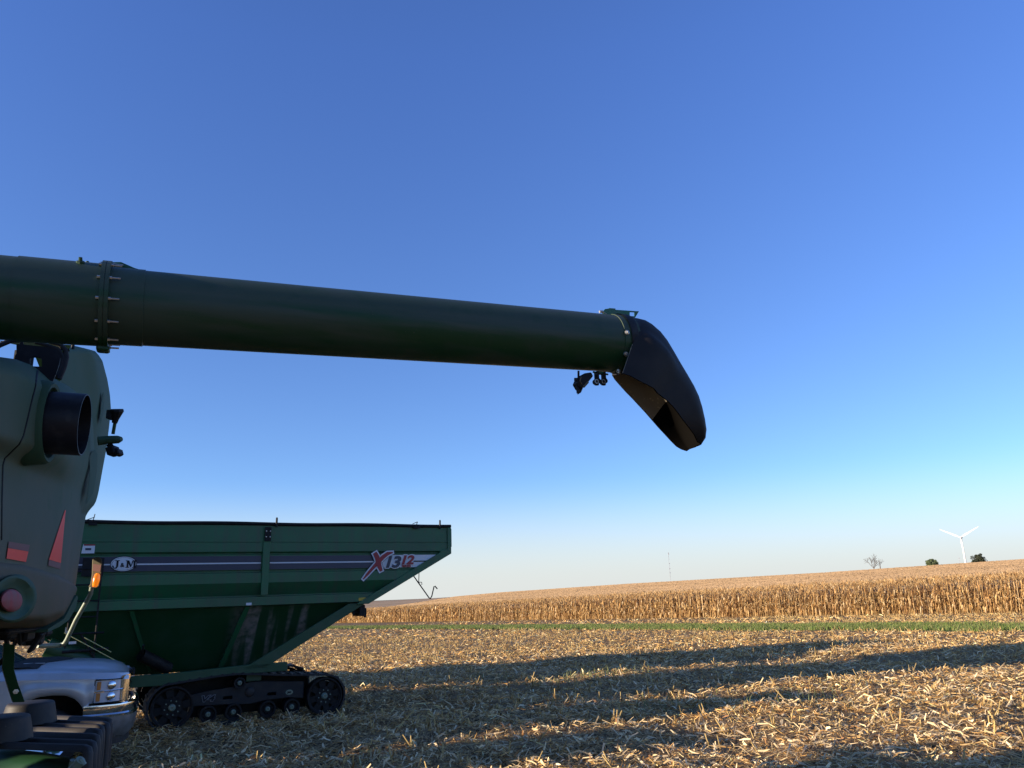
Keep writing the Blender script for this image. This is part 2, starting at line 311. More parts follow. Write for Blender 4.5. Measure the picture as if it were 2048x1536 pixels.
# ------------------------------------------------------------------ straw, stubble, grass
def wedge(n, D0, D1, p=1.0, pxa=-260, pxb=2300):
    """world points spread over the field in front of the camera, thinning with distance"""
    u = rng.random(n)
    D = D0*(D1/D0)**u if p == 1.0 else ((D0**p)+(u*((D1**p)-(D0**p))))**(1/p)
    px = pxa+rng.random(n)*(pxb-pxa); x = (px-1024)/F*D; y = D*1.0
    return x, y
PAL = np.array([(.78, .555, .27), (.64, .42, .17), (.46, .28, .105), (.86, .69, .42), (.28, .16, .065), (.62, .36, .12), (.14, .082, .04), (.64, .49, .29)])
def pal(n, p=None, j=.24):
    c = PAL[rng.choice(len(PAL), n, p=p)]*np.array([1.0, .955, .86]); return np.clip(c*(1+rng.normal(0, j, (n, 1))), .01, .9)
P1 = [.17, .19, .18, .10, .14, .08, .10, .04]
def flakes(acc, x, y, L, W, lift, pitch=.34, bend=.13, cols=None):
    n = len(x); z = ground(x, y)+lift; yaw = rng.random(n)*2*math.pi; pt = rng.normal(0, pitch, n); ro = rng.normal(0, .8, n)
    d = np.stack([np.cos(yaw)*np.cos(pt), np.sin(yaw)*np.cos(pt), np.sin(pt)], -1)
    s = np.stack([-np.sin(yaw), np.cos(yaw), np.zeros(n)], -1); up = np.cross(d, s)
    wv = (s*np.cos(ro)[:, None]+up*np.sin(ro)[:, None])*(W/2)[:, None]
    c = np.stack([x, y, z], -1); b = (rng.normal(0, bend, n)*L)[:, None]*up + (rng.normal(0, bend*.6, n)*L)[:, None]*s
    P = np.stack([c-d*(L/2)[:, None], c+b*.35, c+d*(L/2)[:, None]], 1)
    Wv = np.stack([wv*.75, wv, wv*.4], 1)
    acc.add(P, Wv, pal(n, P1) if cols is None else cols)
A = Acc()
def dens(x, y):       # clumps
    return vnoise(x/1.1, y/1.1, 9)*.6+vnoise(x/.35, y/.35, 5)*.4
for (n, D0, D1, Ls, Ws) in ((95000, 7.5, 16, (.04, .21), (.004, .019)), (105000, 15, 30, (.06, .25), (.008, .026)), (85000, 28, 62, (.10, .34), (.016, .05)), (40000, 60, 135, (.2, .5), (.04, .10))):
    x, y = wedge(n, D0, D1); e = edge_e(x, y); k = (e < -1.0) & ~((e > -21.9) & (e < -15.4)) & (rng.random(n) < .15+1.25*dens(x, y)); x = x[k]; y = y[k]; n = len(x)
    flakes(A, x, y, Ls[0]+rng.random(n)**1.5*(Ls[1]-Ls[0]), Ws[0]+rng.random(n)**2*(Ws[1]-Ws[0]), .01+rng.random(n)*.035*(1+dens(x, y)))
for (n, D0, D1, k_) in ((9000, 7.5, 17, 1), (9000, 16, 34, 1.15)):     # long leaf ribbons lying in mats
    x, y = wedge(n, D0, D1); e = edge_e(x, y); k = (e < -22.5) & (rng.random(n) < dens(x, y)*1.5-.2); x = x[k]; y = y[k]; n = len(x)
    flakes(A, x, y, (.16+rng.random(n)*.26)*k_, (.012+rng.random(n)*.018)*k_, .03+rng.random(n)*.06*dens(x, y), .3, .35, np.array([(.88, .67, .38)])*(.5+.5*rng.random((n, 1))))
# husks: broad pale curled leaves
for (n, D0, D1, s) in ((5000, 7.5, 18, 1), (4000, 17, 40, 1.2)):
    x, y = wedge(n, D0, D1); e = edge_e(x, y); k = e < -22.5; x = x[k]; y = y[k]; n = len(x)
    c = np.array([(.88, .69, .40)])*(1+rng.normal(0, .2, (n, 1))); o = rng.random(n) < .16; c[o] = (.42, .22, .09)
    flakes(A, x, y, (.06+rng.random(n)*.13)*s, (.015+rng.random(n)*.025)*s, .03+rng.random(n)*.05, .5, .5, c)
tag(A.obj('straw_litter', M['straw']), 'chopped straw, leaves and husks spread over the harvested field', 'straw', None, 'stuff')
# stubble: cut stalks in rows parallel to the standing corn
S = Acc()
ei = np.arange(-60, 0)*.76; rows = []
def prisms(acc, B, T, r, col):         # three-sided stalks
    d = T-B; d /= np.linalg.norm(d, axis=1)[:, None]; a = np.cross(d, np.array([0, 0, 1.])+rng.normal(0, .2, d.shape)); a /= np.linalg.norm(a, axis=1)[:, None]; b = np.cross(a, d)
    for k in range(4):
        th0 = math.pi/2*k; w0 = (a*math.cos(th0)+b*math.sin(th0))*r[:, None]; th1 = th0+math.pi/2; w1 = (a*math.cos(th1)+b*math.sin(th1))*r[:, None]
        m = (w0+w1)/2; h = (w1-w0)/2; acc.add(np.stack([B+m, T+m], 1), np.stack([h, h], 1), col)
    m = np.zeros_like(d); acc.add(np.stack([T-a*r[:, None]*.7, T+a*r[:, None]*.7], 1), np.stack([b, b], 1)*r[:, None, None]*.7, np.clip(col*1.25, 0, .8))
n = 90000; e = np.floor(rng.random(n)*84)*-.76-1.5; l = rng.random(n)*170-75
x = PE[0]+NE[0]*e+DE[0]*l; y = PE[1]+NE[1]*e+DE[1]*l
D = y; px = x/np.maximum(D, .1)*F+1024
clump = vnoise(x/1.6, y/1.6, 21)*.5+vnoise(e/.76*7.3, l/3, 4)*.5
k = (D > 7.5) & (px > -200) & (px < 2250) & (clump > .44) & (D < 75) & ~((e > -22.1) & (e < -15.2)) & (rng.random(n) < np.clip(.55-.0*D, .15, .6))
x = x[k]; y = y[k]; D = D[k]; n = len(x); x = x+rng.normal(0, .03, n); y = y+rng.normal(0, .03, n)
h = .06+rng.random(n)**1.8*.20; B = np.stack([x, y, ground(x, y)-.03], -1); T = B+np.stack([rng.normal(.05, .42, n)*h, rng.normal(0, .42, n)*h, h+.03], -1)
prisms(S, B, T, .007+rng.random(n)*.005+np.clip(D-30, 0, 60)*.0001, np.array([(.58, .42, .17)])*(1+rng.normal(0, .16, (n, 1))))
# torn sheaths on the stalks
for q_ in range(2):
    yaw = rng.random(n)*2*math.pi; d = np.stack([np.cos(yaw), np.sin(yaw), np.zeros(n)], -1); s = np.stack([-np.sin(yaw), np.cos(yaw), np.zeros(n)], -1)
    hh = h[:, None]; c0 = B+(T-B)*.3; P = np.stack([c0, c0+d*hh*.3+np.array([0, 0, 1])*hh*.45, c0+d*hh*.75+np.array([0, 0, 1])*hh*rng.random((n, 1))*.4], 1)
    W = np.stack([s*.012, s*.012, s*.003], 1); S.add(P, W, pal(n, P1))
tag(S.obj('corn_stubble', M['straw']), 'short cut stalks standing in broken rows across the straw', 'stubble', None, 'stuff')
# sparse green weeds in the shaded straw + the grass strip
G = Acc()
def blades(acc, x, y, hh, wd, col):
    n = len(x); z = ground(x, y); yaw = rng.random(n)*2*math.pi; d = np.stack([np.cos(yaw), np.sin(yaw), np.zeros(n)], -1); s = np.stack([-np.sin(yaw), np.cos(yaw), np.zeros(n)], -1)
    b = np.stack([x, y, z], -1); up = np.array([0, 0, 1.]); h_ = hh[:, None]
    acc.add(np.stack([b, b+up*h_*.6+d*h_*.12, b+up*h_*.95+d*h_*.45], 1), np.stack([s, s*.8, s*.15], 1)*(wd/2)[:, None, None], col)
n = 110000; l = 165*(1-np.sqrt(rng.random(n)))*1.0-38; e = -22.0+rng.random(n)*6.7
x = PE[0]+NE[0]*e+DE[0]*l; y = PE[1]+NE[1]*e+DE[1]*l; e2 = e+(vnoise(x/1.4, y/1.4, 7)-.5)*3.0; k = (e2 > -21.9) & (e2 < -15.4) & (y > 8); x = x[k]; y = y[k]; n = len(x)
c = np.array([(.14, .195, .04)])*(1+rng.normal(0, .25, (n, 1))); o = rng.random(n) < .28; c[o] = (.26, .24, .09)
blades(G, x, y, .12+rng.random(n)*.14, .014+np.clip(y-20, 0, 100)*.0005, c)
tag(G.obj('grass', M['grass']), 'strip of short green grass between straw and corn', 'grass', None, 'stuff')
G = Acc()
for (cx, cy, r, nn_) in ((3.6, 16.6, 1.2, 110), (5.6, 17.6, 1.2, 110), (1.2, 22.5, .9, 110), (2.6, 23.4, .8, 140), (-1, 24.5, .6, 60)):
    x = cx+rng.normal(0, r, nn_); y = cy+rng.normal(0, r*.5, nn_); blades(G, x, y, .08+rng.random(nn_)*.2, np.full(nn_, .016), np.array([(.15, .17, .06)])*(1+rng.normal(0, .2, (nn_, 1))))
tag(G.obj('weeds', M['grass']), 'thin green weeds poking through the shaded straw', 'weeds', None, 'stuff')

# ------------------------------------------------------------------ standing corn
C = Acc()
CP = np.array([(.46, .28, .11), (.58, .385, .165), (.28, .15, .06), (.66, .49, .27), (.13, .068, .03), (.44, .245, .085)])
def ccol(n, j=.15, k=1.0): return CP[rng.choice(6, n, p=[.26, .22, .18, .1, .12, .12])]*k*(1+rng.normal(0, j, (n, 1)))
UPV = np.array([0, 0, 1.])
def corn(x, y, hmul, nleaf, full=True, wk=1.0):
    n = len(x); z = ground(x, y); B = np.stack([x, y, z], -1); hgt = (2.38+rng.normal(0, .17, n))*hmul
    lean = np.stack([rng.normal(.05, .06, n), rng.normal(0, .06, n), np.zeros(n)], -1)*hgt[:, None]
    T = B+lean+UPV*hgt[:, None]
    if full: prisms(C, B, B+(T-B)*.93, .012*wk+rng.random(n)*.004, ccol(n))
    # tassel
    for q_ in range(3):
        a = rng.normal(0, .10, (n, 3)); a[:, 2] = .2+rng.random(n)*.12; s = np.cross(a, rng.normal(0, 1, (n, 3))); s /= np.linalg.norm(s, axis=1)[:, None]
        b0 = B+(T-B)*.93; C.add(np.stack([b0, b0+a*.6, b0+a], 1), np.stack([s*.008, s*.008, s*.003], 1)*wk, ccol(n, .1, 1.05))
    for li in range(nleaf):
        f = (.12+.82*(li+rng.random(n))/nleaf) if full else (.6+.35*rng.random(n))
        yaw = rng.random(n)*2*math.pi; d = np.stack([np.cos(yaw), np.sin(yaw), np.zeros(n)], -1); s = np.stack([-np.sin(yaw), np.cos(yaw), np.zeros(n)], -1)
        L = (.35+rng.random(n)*.40)*(1-.25*f); b0 = B+(T-B)*f[:, None]; up = (.15+rng.random(n)*.55)[:, None]; L_ = L[:, None]
        droop = (.2+rng.random(n)*1.1)[:, None]
        P = np.stack([b0, b0+d*L_*.28+UPV*L_*up*.5, b0+d*L_*.5+UPV*L_*(up*.4-.25*droop), b0+d*L_*.58+UPV*L_*(up*.1-.85*droop)], 1)
        tw = rng.normal(0, .5, (n, 1)); W = np.stack([s, s+UPV*tw*.5, s*.9+UPV*tw, s*.3], 1)*(.018+rng.random(n)*.022)[:, None, None]*wk
        C.add(P, W, ccol(n, .22, 1.0))
    if full:          # ears hanging in pale husks
        f = .42+rng.random(n)*.14; yaw = rng.random(n)*2*math.pi; d = np.stack([np.cos(yaw), np.sin(yaw), -.9+rng.random(n)*1.4], -1); b0 = B+(T-B)*f[:, None]+d*.03
        prisms(C, b0, b0+d*.17, np.full(n, .024), np.array([(.58, .45, .25)])*(1+rng.normal(0, .12, (n, 1))))
for row in range(5):
    l = -44+np.arange(0, 330, .17)**1.0; l = l[rng.random(len(l)) < .96]; n = len(l); l = l+rng.normal(0, .04, n)
    far_ = l > 70; kk = ~far_ | (rng.random(n) < .6); l = l[kk]; n = len(l)
    e = row*.76+rng.normal(0, .05, n); x = PE[0]+NE[0]*e+DE[0]*l; y = PE[1]+NE[1]*e+DE[1]*l
    for lo, hi, nl, wk in ((-50, 30, 11, 1.0), (30, 90, 8, 1.5), (90, 300, 5, 2.6)):
        m_ = (l >= lo) & (l < hi); corn(x[m_], y[m_], 1.0, nl-(2 if row > 2 else 0), True, wk)
# tops of the rows further in
n = 34000; l = -44+rng.random(n)**1.2*330; e = 3.6+rng.random(n)**1.3*11; e = np.round(e/.76)*.76+rng.normal(0, .06, n)
x = PE[0]+NE[0]*e+DE[0]*l; y = PE[1]+NE[1]*e+DE[1]*l; k = (y > 15) & (y < 300); x = x[k]; y = y[k]
corn(x, y, 1.0, 3, False, 1.8)
# tops of the stalks all over the hillside, larger plants' tufts with distance
n = 230000; e = 10*np.exp(rng.random(n)*math.log(560/10)); l = (rng.random(n)*2.1-.25)*(e*.9+75); x = PE[0]+NE[0]*e+DE[0]*l; y = PE[1]+NE[1]*e+DE[1]*l; k = (y > 20) & (y < 620) & (x/np.maximum(y, 1) < 1.0) & (x/np.maximum(y, 1) > -.75); x = x[k]; y = y[k]; n = len(x)
yaw = -.57+rng.normal(0, .35, n); s = np.stack([np.cos(yaw), np.sin(yaw), np.zeros(n)], -1); b = np.stack([x, y, ground(x, y)+2.0], -1); hh = .30+rng.random(n)*.16; ln_ = np.stack([rng.normal(0, .12, n), rng.normal(0, .12, n), hh], -1)
rw_ = vnoise(x/6, y/6, 41)*.25+vnoise(x/40, y/15, 43)*.25
C.add(np.stack([b, b+ln_], 1), np.stack([s, s*.5], 1)*(.02+np.hypot(x, y)*.0011)[:, None, None], np.array([(.33, .225, .13)])*((.75+rw_)[:, None]+rng.normal(0, .05, (n, 1))))
# the closed canopy that carries on over the hill
ev = np.concatenate([np.arange(2.4, 60, 1.0), 60+np.sinh(np.linspace(0, 3.2, 150))/np.sinh(3.2)*1500]); lv = np.linspace(-60, 900, 700)
ee, ll = np.meshgrid(ev, lv, indexing='ij'); X = PE[0]+NE[0]*ee+DE[0]*ll; Y = PE[1]+NE[1]*ee+DE[1]*ll
yc = Y > 6
Z = ground(X, np.where(yc, Y, 6))+2.08+rng.random(X.shape)*.12; Z[0] -= .5
i = np.arange(X.size).reshape(X.shape); Q = np.stack([i[:-1, :-1], i[:-1, 1:], i[1:, 1:], i[1:, :-1]], -1).reshape(-1, 4); V = np.stack([X, Y, Z], -1).reshape(-1, 3)
row_ = vnoise(ee/3.5, ll/60, 2)*.5+vnoise(ee/22, ll/300, 5)*.8
cc = (np.array([.62, .42, .22])*(0.72+.35*row_.reshape(-1, 1)+rng.normal(0, .10, (X.size, 1))))
C.V.append(V); C.Q.append(Q+C.n); C.C.append(cc); C.n += len(V)
tag(C.obj('standing_corn', M['corn']), 'ripe dry maize standing behind the grass strip and over the hill', 'corn', None, 'stuff')

# ------------------------------------------------------------------ wind turbine, mast, trees
hub = at(1922, 1075, 1700); base = np.array([hub[0], hub[1], 0.0])
wt = empty('wind_turbine', tuple(base)); tag(wt, 'white three-bladed wind turbine rising behind the hill on the right', 'wind turbine')
tv = Vector((-hub[0], -hub[1], 0)).normalized(); yawdir = Vector((tv.x*.97-tv.y*-.24, tv.y*.97+tv.x*-.24, 0)).normalized()
sd = Vector((-yawdir.y, yawdir.x, 0))
if sd.x < 0: sd = -sd
MB().tube([base, base*1.0+np.array([0, 0, hub[2]-1.5])], [2.5, 1.3], 24).build('tower', M['turbine'], wt, base, True)
hv = Vector(tuple(hub)); MB().tube([hv-yawdir*6, hv-yawdir*5, hv+yawdir*2.5], [1.3, 2.0, 1.9], 12).build('nacelle', M['turbine'], wt, base, True)
MB().lathe(hv+yawdir*2.5, yawdir, [(0, 0.01), (0.01, 1.8), (1.6, 1.5), (2.8, .5), (3, .01)], 16).build('rotor_hub', M['turbine'], wt, base, True)
for ang in (62, -62, 180):
    a = rad(ang if ang != 180 else 178); d = Vector((0, 0, 1))*math.cos(a)+sd*math.sin(a); c = hv+yawdir*4; s = d.cross(yawdir).normalized(); mb = MB(); R_ = []
    for f, wd, th in ((0, .9, .9), (.05, 1.0, .8), (.2, 1.9, .4), (.5, 1.3, .25), (.8, .8, .15), (1, .25, .05)):
        p = c+d*(1+f*43); R_.append([p+s*wd*.95*math.cos(k*math.pi/4)+yawdir*th*math.sin(k*math.pi/4) for k in range(8)])
    mb.rings(R_, cap=(True, True)).build('blade', M['turbine'], wt, base, True)
mp_ = at(1341, 1161, 2400); mtop = at(1336, 1104, 2400)
mr = empty('radio_mast', (mp_[0], mp_[1], -20)); tag(mr, 'thin far radio mast with antennas left of the trees on the skyline', 'mast')
off = (mp_[0], mp_[1], -20.); mb = MB()
for k in range(3):
    a = k*2.1; mb.tube([(mp_[0]+math.cos(a)*.6, mp_[1]+math.sin(a)*.6, -20), (mp_[0]+math.cos(a)*.45, mp_[1]+math.sin(a)*.45, mtop[2])], .13, 5)
for z in np.arange(-20, mtop[2]-2, 3):
    for k in range(3):
        a = k*2.1; b = a+2.1; mb.tube([(mp_[0]+math.cos(a)*.55, mp_[1]+math.sin(a)*.55, z), (mp_[0]+math.cos(b)*.55, mp_[1]+math.sin(b)*.55, z+3)], .08, 4)
mb.build('lattice', M['steel'], mr, off)
for fz in (.97, .93, .6, .42, .27):
    z = mp_[2]+(mtop[2]-mp_[2])*fz; MB().box((mp_[0]+1.2, mp_[1], z), (2.2, 1.0, 3.2), bev=.3).build('antenna', M['steel'], mr, off)

def bare_branch(mb, p, d, L, r, depth):
    q_ = p+d*L*.5+Vector(rng.normal(0, .05, 3))*L; e_ = q_+(d+Vector(rng.normal(0, .15, 3)))*L*.5; mb.tube([p, q_, e_], [r, r*.85, r*.65], 5, cap=False)
    if depth == 0: return
    for k in range(3 if depth > 1 else 4):
        nd = (d+Vector(rng.normal(0, .55, 3))+Vector((0, 0, .15))).normalized(); st = q_ if k == 0 and depth > 1 else e_; bare_branch(mb, st, nd, L*.68, r*.6, depth-1)
def gz(x, y): return float(ground(x, y))
bt = at(1748, 1140, 440); bt[2] = gz(bt[0], bt[1])
br = empty('bare_tree', tuple(bt)); tag(br, 'leafless tree on the hill, leftmost of the trees', 'tree', 'trees on the hilltop')
mb = MB(); p = Vector(tuple(bt)); mb.tube([p, p+Vector((.1, 0, 3.0))], [.32, .24], 7); mb.build('trunk', M['bark'], br, bt)
mb = MB()
for dv, L in (((-.7, 0, 1), 2.7), ((-.1, .1, 1), 2.6), ((.35, .1, 1), 3.1), ((.8, -.1, .8), 2.2)): bare_branch(mb, p+Vector((.1, 0, 2.9)), Vector(dv).normalized(), L, .17, 4)
mb.build('crown', M['bark'], br, bt)
b2 = at(1761, 1140, 440); b2[2] = gz(b2[0], b2[1]); br = empty('bare_tree', tuple(b2)); tag(br, 'small broken leafless trunk just right of the bare tree', 'tree', 'trees on the hilltop')
mb = MB(); p = Vector(tuple(b2)); mb.tube([p, p+Vector((.1, 0, 4.2)), p+Vector((.0, 0, 6.0))], [.3, .24, .12], 6); mb.build('trunk', M['bark'], br, b2)
mb = MB(); bare_branch(mb, p+Vector((.05, 0, 4)), Vector((.3, 0, 1)).normalized(), 1.7, .12, 3); mb.build('crown', M['bark'], br, b2)
def leafy(px, py, wpx, top, label, dark, squash, ox=1.0):
    b = at(px, py, 442); b[2] = gz(b[0], b[1]); R_ = wpx/2/F*442; t = at(px, top, 442)[2]; rt_ = empty('leafy_tree', tuple(b)); tag(rt_, label, 'tree', 'trees on the hilltop')
    MB().tube([b, b+np.array([0, 0, (t-b[2])*.6])], [.3, .18], 7).build('trunk', M['bark'], rt_, b)
    mb = MB(); p = Vector(tuple(b))
    for k in range(7):
        a = k*.9; mb.tube([p+Vector((0, 0, (t-b[2])*.3)), p+Vector((math.cos(a)*R_*.6, math.sin(a)*R_*.6, (t-b[2])*.7))], [.12, .04], 5)
    mb.build('limb', M['bark'], rt_, b)
    R_ *= 1.18; acc = Acc(); nc = 46; Hc = (t-b[2]); zc = Hc*.5
    for c_ in range(nc):
        v = rng.normal(0, 1, 3); v /= np.linalg.norm(v); rr = rng.random()**.4; ce = np.array([v[0]*R_*.78*rr, v[1]*R_*.78*rr, zc+max(v[2], -.75)*Hc*.42*rr*squash]); cr = R_*(.13+.18*rng.random())
        n = 130; w_ = rng.normal(0, 1, (n, 3)); w_ /= np.linalg.norm(w_, axis=1)[:, None]; P = b+ce+w_*cr*rng.random((n, 1))**.4
        P[:, 2] = np.minimum(P[:, 2], t)
        d = rng.normal(0, 1, (n, 3)); d /= np.linalg.norm(d, axis=1)[:, None]; s = np.cross(d, rng.normal(0, 1, (n, 3))); s /= np.linalg.norm(s, axis=1)[:, None]
        acc.add(np.stack([P-d*.2, P+d*.2], 1), np.stack([s, s*.5], 1)*.14, np.array([dark])*(1+rng.normal(0, .25, (n, 1))))
    o = acc.obj('crown', M['leaf']); o.data.transform(Matrix.Translation((-b[0], -b[1], -b[2]))); o.parent = rt_
leafy(1864, 1133, 23, 1118, 'small rounded grey-green tree between bare tree and turbine', (.10, .13, .055), 1.0)
leafy(1960, 1128, 28, 1107, 'large dark dome-shaped tree just right of the turbine', (.032, .04, .02), 1.15)
leafy(1949, 1128, 10, 1119, 'low bush at the left foot of the dark dome-shaped tree', (.035, .045, .022), 1.0)
ub = at(1920, 1128, 600); ub[2] = 5; ur = empty('utility_pole', tuple(ub)); tag(ur, 'faint thin utility pole standing just left of the turbine tower', 'pole')
MB().tube([ub, ub+np.array([0, 0, at(1919, 1114, 600)[2]-5])], .13, 6).build('shaft', M['steel'], ur, ub); tz = at(1919, 1115, 600)[2]
MB().box((ub[0], ub[1], tz-.6), (1.8, .12, .14)).build('crossarm', M['steel'], ur, ub)

# ================================================================== grain cart
# local frame: x along the cart (towards its rear), y away from the near side, z up
CO = np.array([-6.681, 15.73, 0.0])
cart = empty('grain_cart', tuple(CO), rad(29)); tag(cart, 'big green tracked grain cart with sloping ends and dark stripe', 'grain cart')
W_ = 3.75
def near(a, b, d): return (a, d, b)            # polygon (x,z) at depth y
def sidewall(name, levels, m, smooth=False):    # closed ring levels: (z, x0, x1, y0)
    mb = MB(); mb.rings([[(x0, y0, z), (x1, y0, z), (x1, W_-y0, z), (x0, W_-y0, z)] for z, x0, x1, y0 in levels]); return mb.build(name, m, cart, smooth=smooth)
def xr(z): return 5.82 if z > 3.24 else 5.82-(3.24-z)*1.873
def xl(z): return -4.6 if z > 3.24 else -4.6+(3.24-z)*1.2
lv = [(3.84, 0), (3.50, 0), (3.495, .012), (3.485, .012), (3.48, 0), (3.30, 0), (3.265, .055), (3.25, .055), (3.235, .035), (2.93, .035), (2.92, .07), (2.885, .07), (2.87, 0), (2.67, 0), (2.42, .15), (2.40, .15), (2.385, .0), (2.22, .0), (2.20, .16)]
sidewall('bin', [(z, xl(z), xr(z)-.02, y) for z, y in lv], M['green'])
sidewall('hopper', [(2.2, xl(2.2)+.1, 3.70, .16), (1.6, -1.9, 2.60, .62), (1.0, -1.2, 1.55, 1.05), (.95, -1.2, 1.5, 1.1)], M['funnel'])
mb = MB(); mb.rings([[(xl(4)-.0, -.0, 3.84), (5.82, -.0, 3.84), (5.82, W_, 3.84), (xl(4), W_, 3.84)], [(xl(4)+.1, .1, 3.84), (5.7, .1, 3.84), (5.7, W_-.1, 3.84), (xl(4)+.1, W_-.1, 3.84)], [(xl(4)+.1, .1, 3.4), (5.7, .1, 3.4), (5.7, W_-.1, 3.4), (xl(4)+.1, W_-.1, 3.4)]])
mb.build('rim', M['green'], cart)
mb = MB()          # tarp: rolled along the near edge and stretched over a low ridge
mb.rings([[(x, y, z) for y, z in ((-.02, 3.86), (.4, 3.92), (1.0, 3.955), (W_/2, 3.97), (W_-1, 3.955), (W_-.4, 3.92), (W_, 3.86))] for x in np.linspace(-4.6, 5.8, 24)], closed=False)
mb.tube([(x, -.01, 3.875+.008*math.sin(x*2.1)) for x in np.linspace(-4.62, 5.83, 30)], .037, 10)
mb.build('tarp', M['black'], cart, smooth=True)
# sloping end flanges, seen along the rear edge
mb = MB()
mb.prism([(5.83, 3.84), (5.83, 3.235), (3.83, 2.165), (3.55, 2.165), (3.86, 2.34), (5.55, 3.26), (5.55, 3.3), (5.74, 3.34), (5.74, 3.84)], near, -.035, .03)
mb.build('end_flange', M['green'], cart, bevel=.006)
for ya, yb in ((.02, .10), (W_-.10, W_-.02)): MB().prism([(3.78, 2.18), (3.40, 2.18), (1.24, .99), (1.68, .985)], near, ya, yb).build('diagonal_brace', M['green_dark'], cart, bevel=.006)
mb = MB(); mb.prism([(1.24, 2.20), (1.34, 2.20), (1.02, 1.0), (.92, 1.0)], lambda a, b, d: (a, d+(2.2-b)*.72, b), .06, .16); mb.build('hopper_rib', M['green'], cart)
for x in (-2.9, -.9):
    MB().prism([(x, 2.20), (x+.08, 2.20), (x*.45+.06, 1.0), (x*.45, 1.0)], lambda a, b, d: (a, d+(2.2-b)*.72, b), .12, .16).build('hopper_rib', M['green'], cart)
# upright strut with black plate
mb = MB(); mb.prism([(1.52, 3.5), (1.66, 3.5), (1.66, 2.42), (1.52, 2.42)], near, -.04, .03); mb.build('strut', M['green'], cart, bevel=.006)
pl = MB().box((1.60, -.052, 3.66), (.135, .02, .29), bev=.004).build('strut_plate', M['black'], cart)
for dx in (-.035, .045):
    for z in (3.60, 3.72): MB().lathe((1.6+dx, -.06, z), (0, -1, 0), [(0, .013), (.012, .013), (.013, 0.001)], 8).build('bolt', M['zinc'], pl)
MB().box((5.835, 0.04, 3.6), (.02, .12, .42)).build('corner_plate', M['black'], cart)
# stripe decals
def sheet(name, poly, m, y): mb = MB(); mb.add([(a, y, b) for a, b in poly]+[(a, y+.003, b) for a, b in poly], [tuple(range(len(poly))), tuple(range(len(poly), 2*len(poly)))[::-1]]); return mb.build(name, m, cart)
sheet('navy_stripe', [(-4.4, 3.213), (1.50, 3.213), (1.50, 2.937), (-4.1, 2.937)], M['navy'], .028)
sheet('navy_stripe', [(1.68, 3.213), (4.2, 3.213), (4.2, 2.937), (1.68, 2.937)], M['navy'], .028)
sheet('white_line', [(-4.3, 3.083), (1.50, 3.083), (1.50, 3.056), (-4.3, 3.056)], M['white'], .023)
sheet('white_line', [(1.68, 3.083), (4.0, 3.083), (4.0, 3.056), (1.68, 3.056)], M['white'], .023)
sheet('white_panel', [(4.02, 3.213), (5.46, 3.213), (4.95, 2.937), (4.08, 2.937)], M['white'], .018)
sheet('white_line', [(4.8, 3.083), (5.22, 3.083), (5.17, 3.056), (4.8, 3.056)], M['black'], .015)
el = lambda cx, cz, a, b, n=40: [(cx+a*math.cos(2*math.pi*k/n), cz+b*math.sin(2*math.pi*k/n)) for k in range(n)]
sheet('logo_rim', el(-1.08, 3.08, .235, .148), M['black'], .0185); bd = sheet('logo_badge', el(-1.08, 3.08, .222, .136), M['white'], .015)
mb = MB(); a_ = el(-1.08, 3.08, .205, .122); b_ = el(-1.08, 3.08, .199, .117); mb.rings([[(p[0], .013, p[1]) for p in a_], [(p[0], .013, p[1]) for p in b_]]); mb.build('logo_ring', M['black'], bd)
def letters(name, strips_, m, y, parent):
    mb = MB()
    for q_ in strips_: mb.add([(x, y, z) for x, z in q_]+[(x, y+.003, z) for x, z in q_], [(0, 1, 2, 3), (7, 6, 5, 4)])
    return mb.build(name, m, parent)
def sq(x0, x1, z0, z1): return [(x0, z0), (x1, z0), (x1, z1), (x0, z1)]
zb = 3.08
letters('lettering', [sq(-1.205, -1.170, zb-.045, zb+.065), sq(-1.228, -1.150, zb+.055, zb+.070), [(-1.205, zb-.045), (-1.170, zb-.045), (-1.190, zb-.082), (-1.215, zb-.068)], [(-1.215, zb-.068), (-1.190, zb-.082), (-1.240, zb-.088), (-1.238, zb-.070)], [(-1.240, zb-.088), (-1.238, zb-.070), (-1.252, zb-.045), (-1.268, zb-.055)], sq(-1.275, -1.245, zb-.05, zb-.032)], M['black'], .009, bd)
letters('lettering', [sq(-1.025, -.995, zb-.070, zb+.060), sq(-.905, -.870, zb-.070, zb+.060), [(-1.025, zb+.060), (-.985, zb+.060), (-.940, zb-.045), (-.955, zb-.070)], [(-.905, zb+.060), (-.930, zb+.060), (-.955, zb-.070), (-.940, zb-.045)], sq(-1.045, -.985, zb+.052, zb+.064), sq(-.925, -.850, zb+.052, zb+.064), sq(-1.045, -.975, zb-.074, zb-.062), sq(-.925, -.850, zb-.074, zb-.062)], M['black'], .009, bd)
text('lettering', '&', .11, M['black'], bd, facing(-1.10, .009, 3.055), bold=.002)
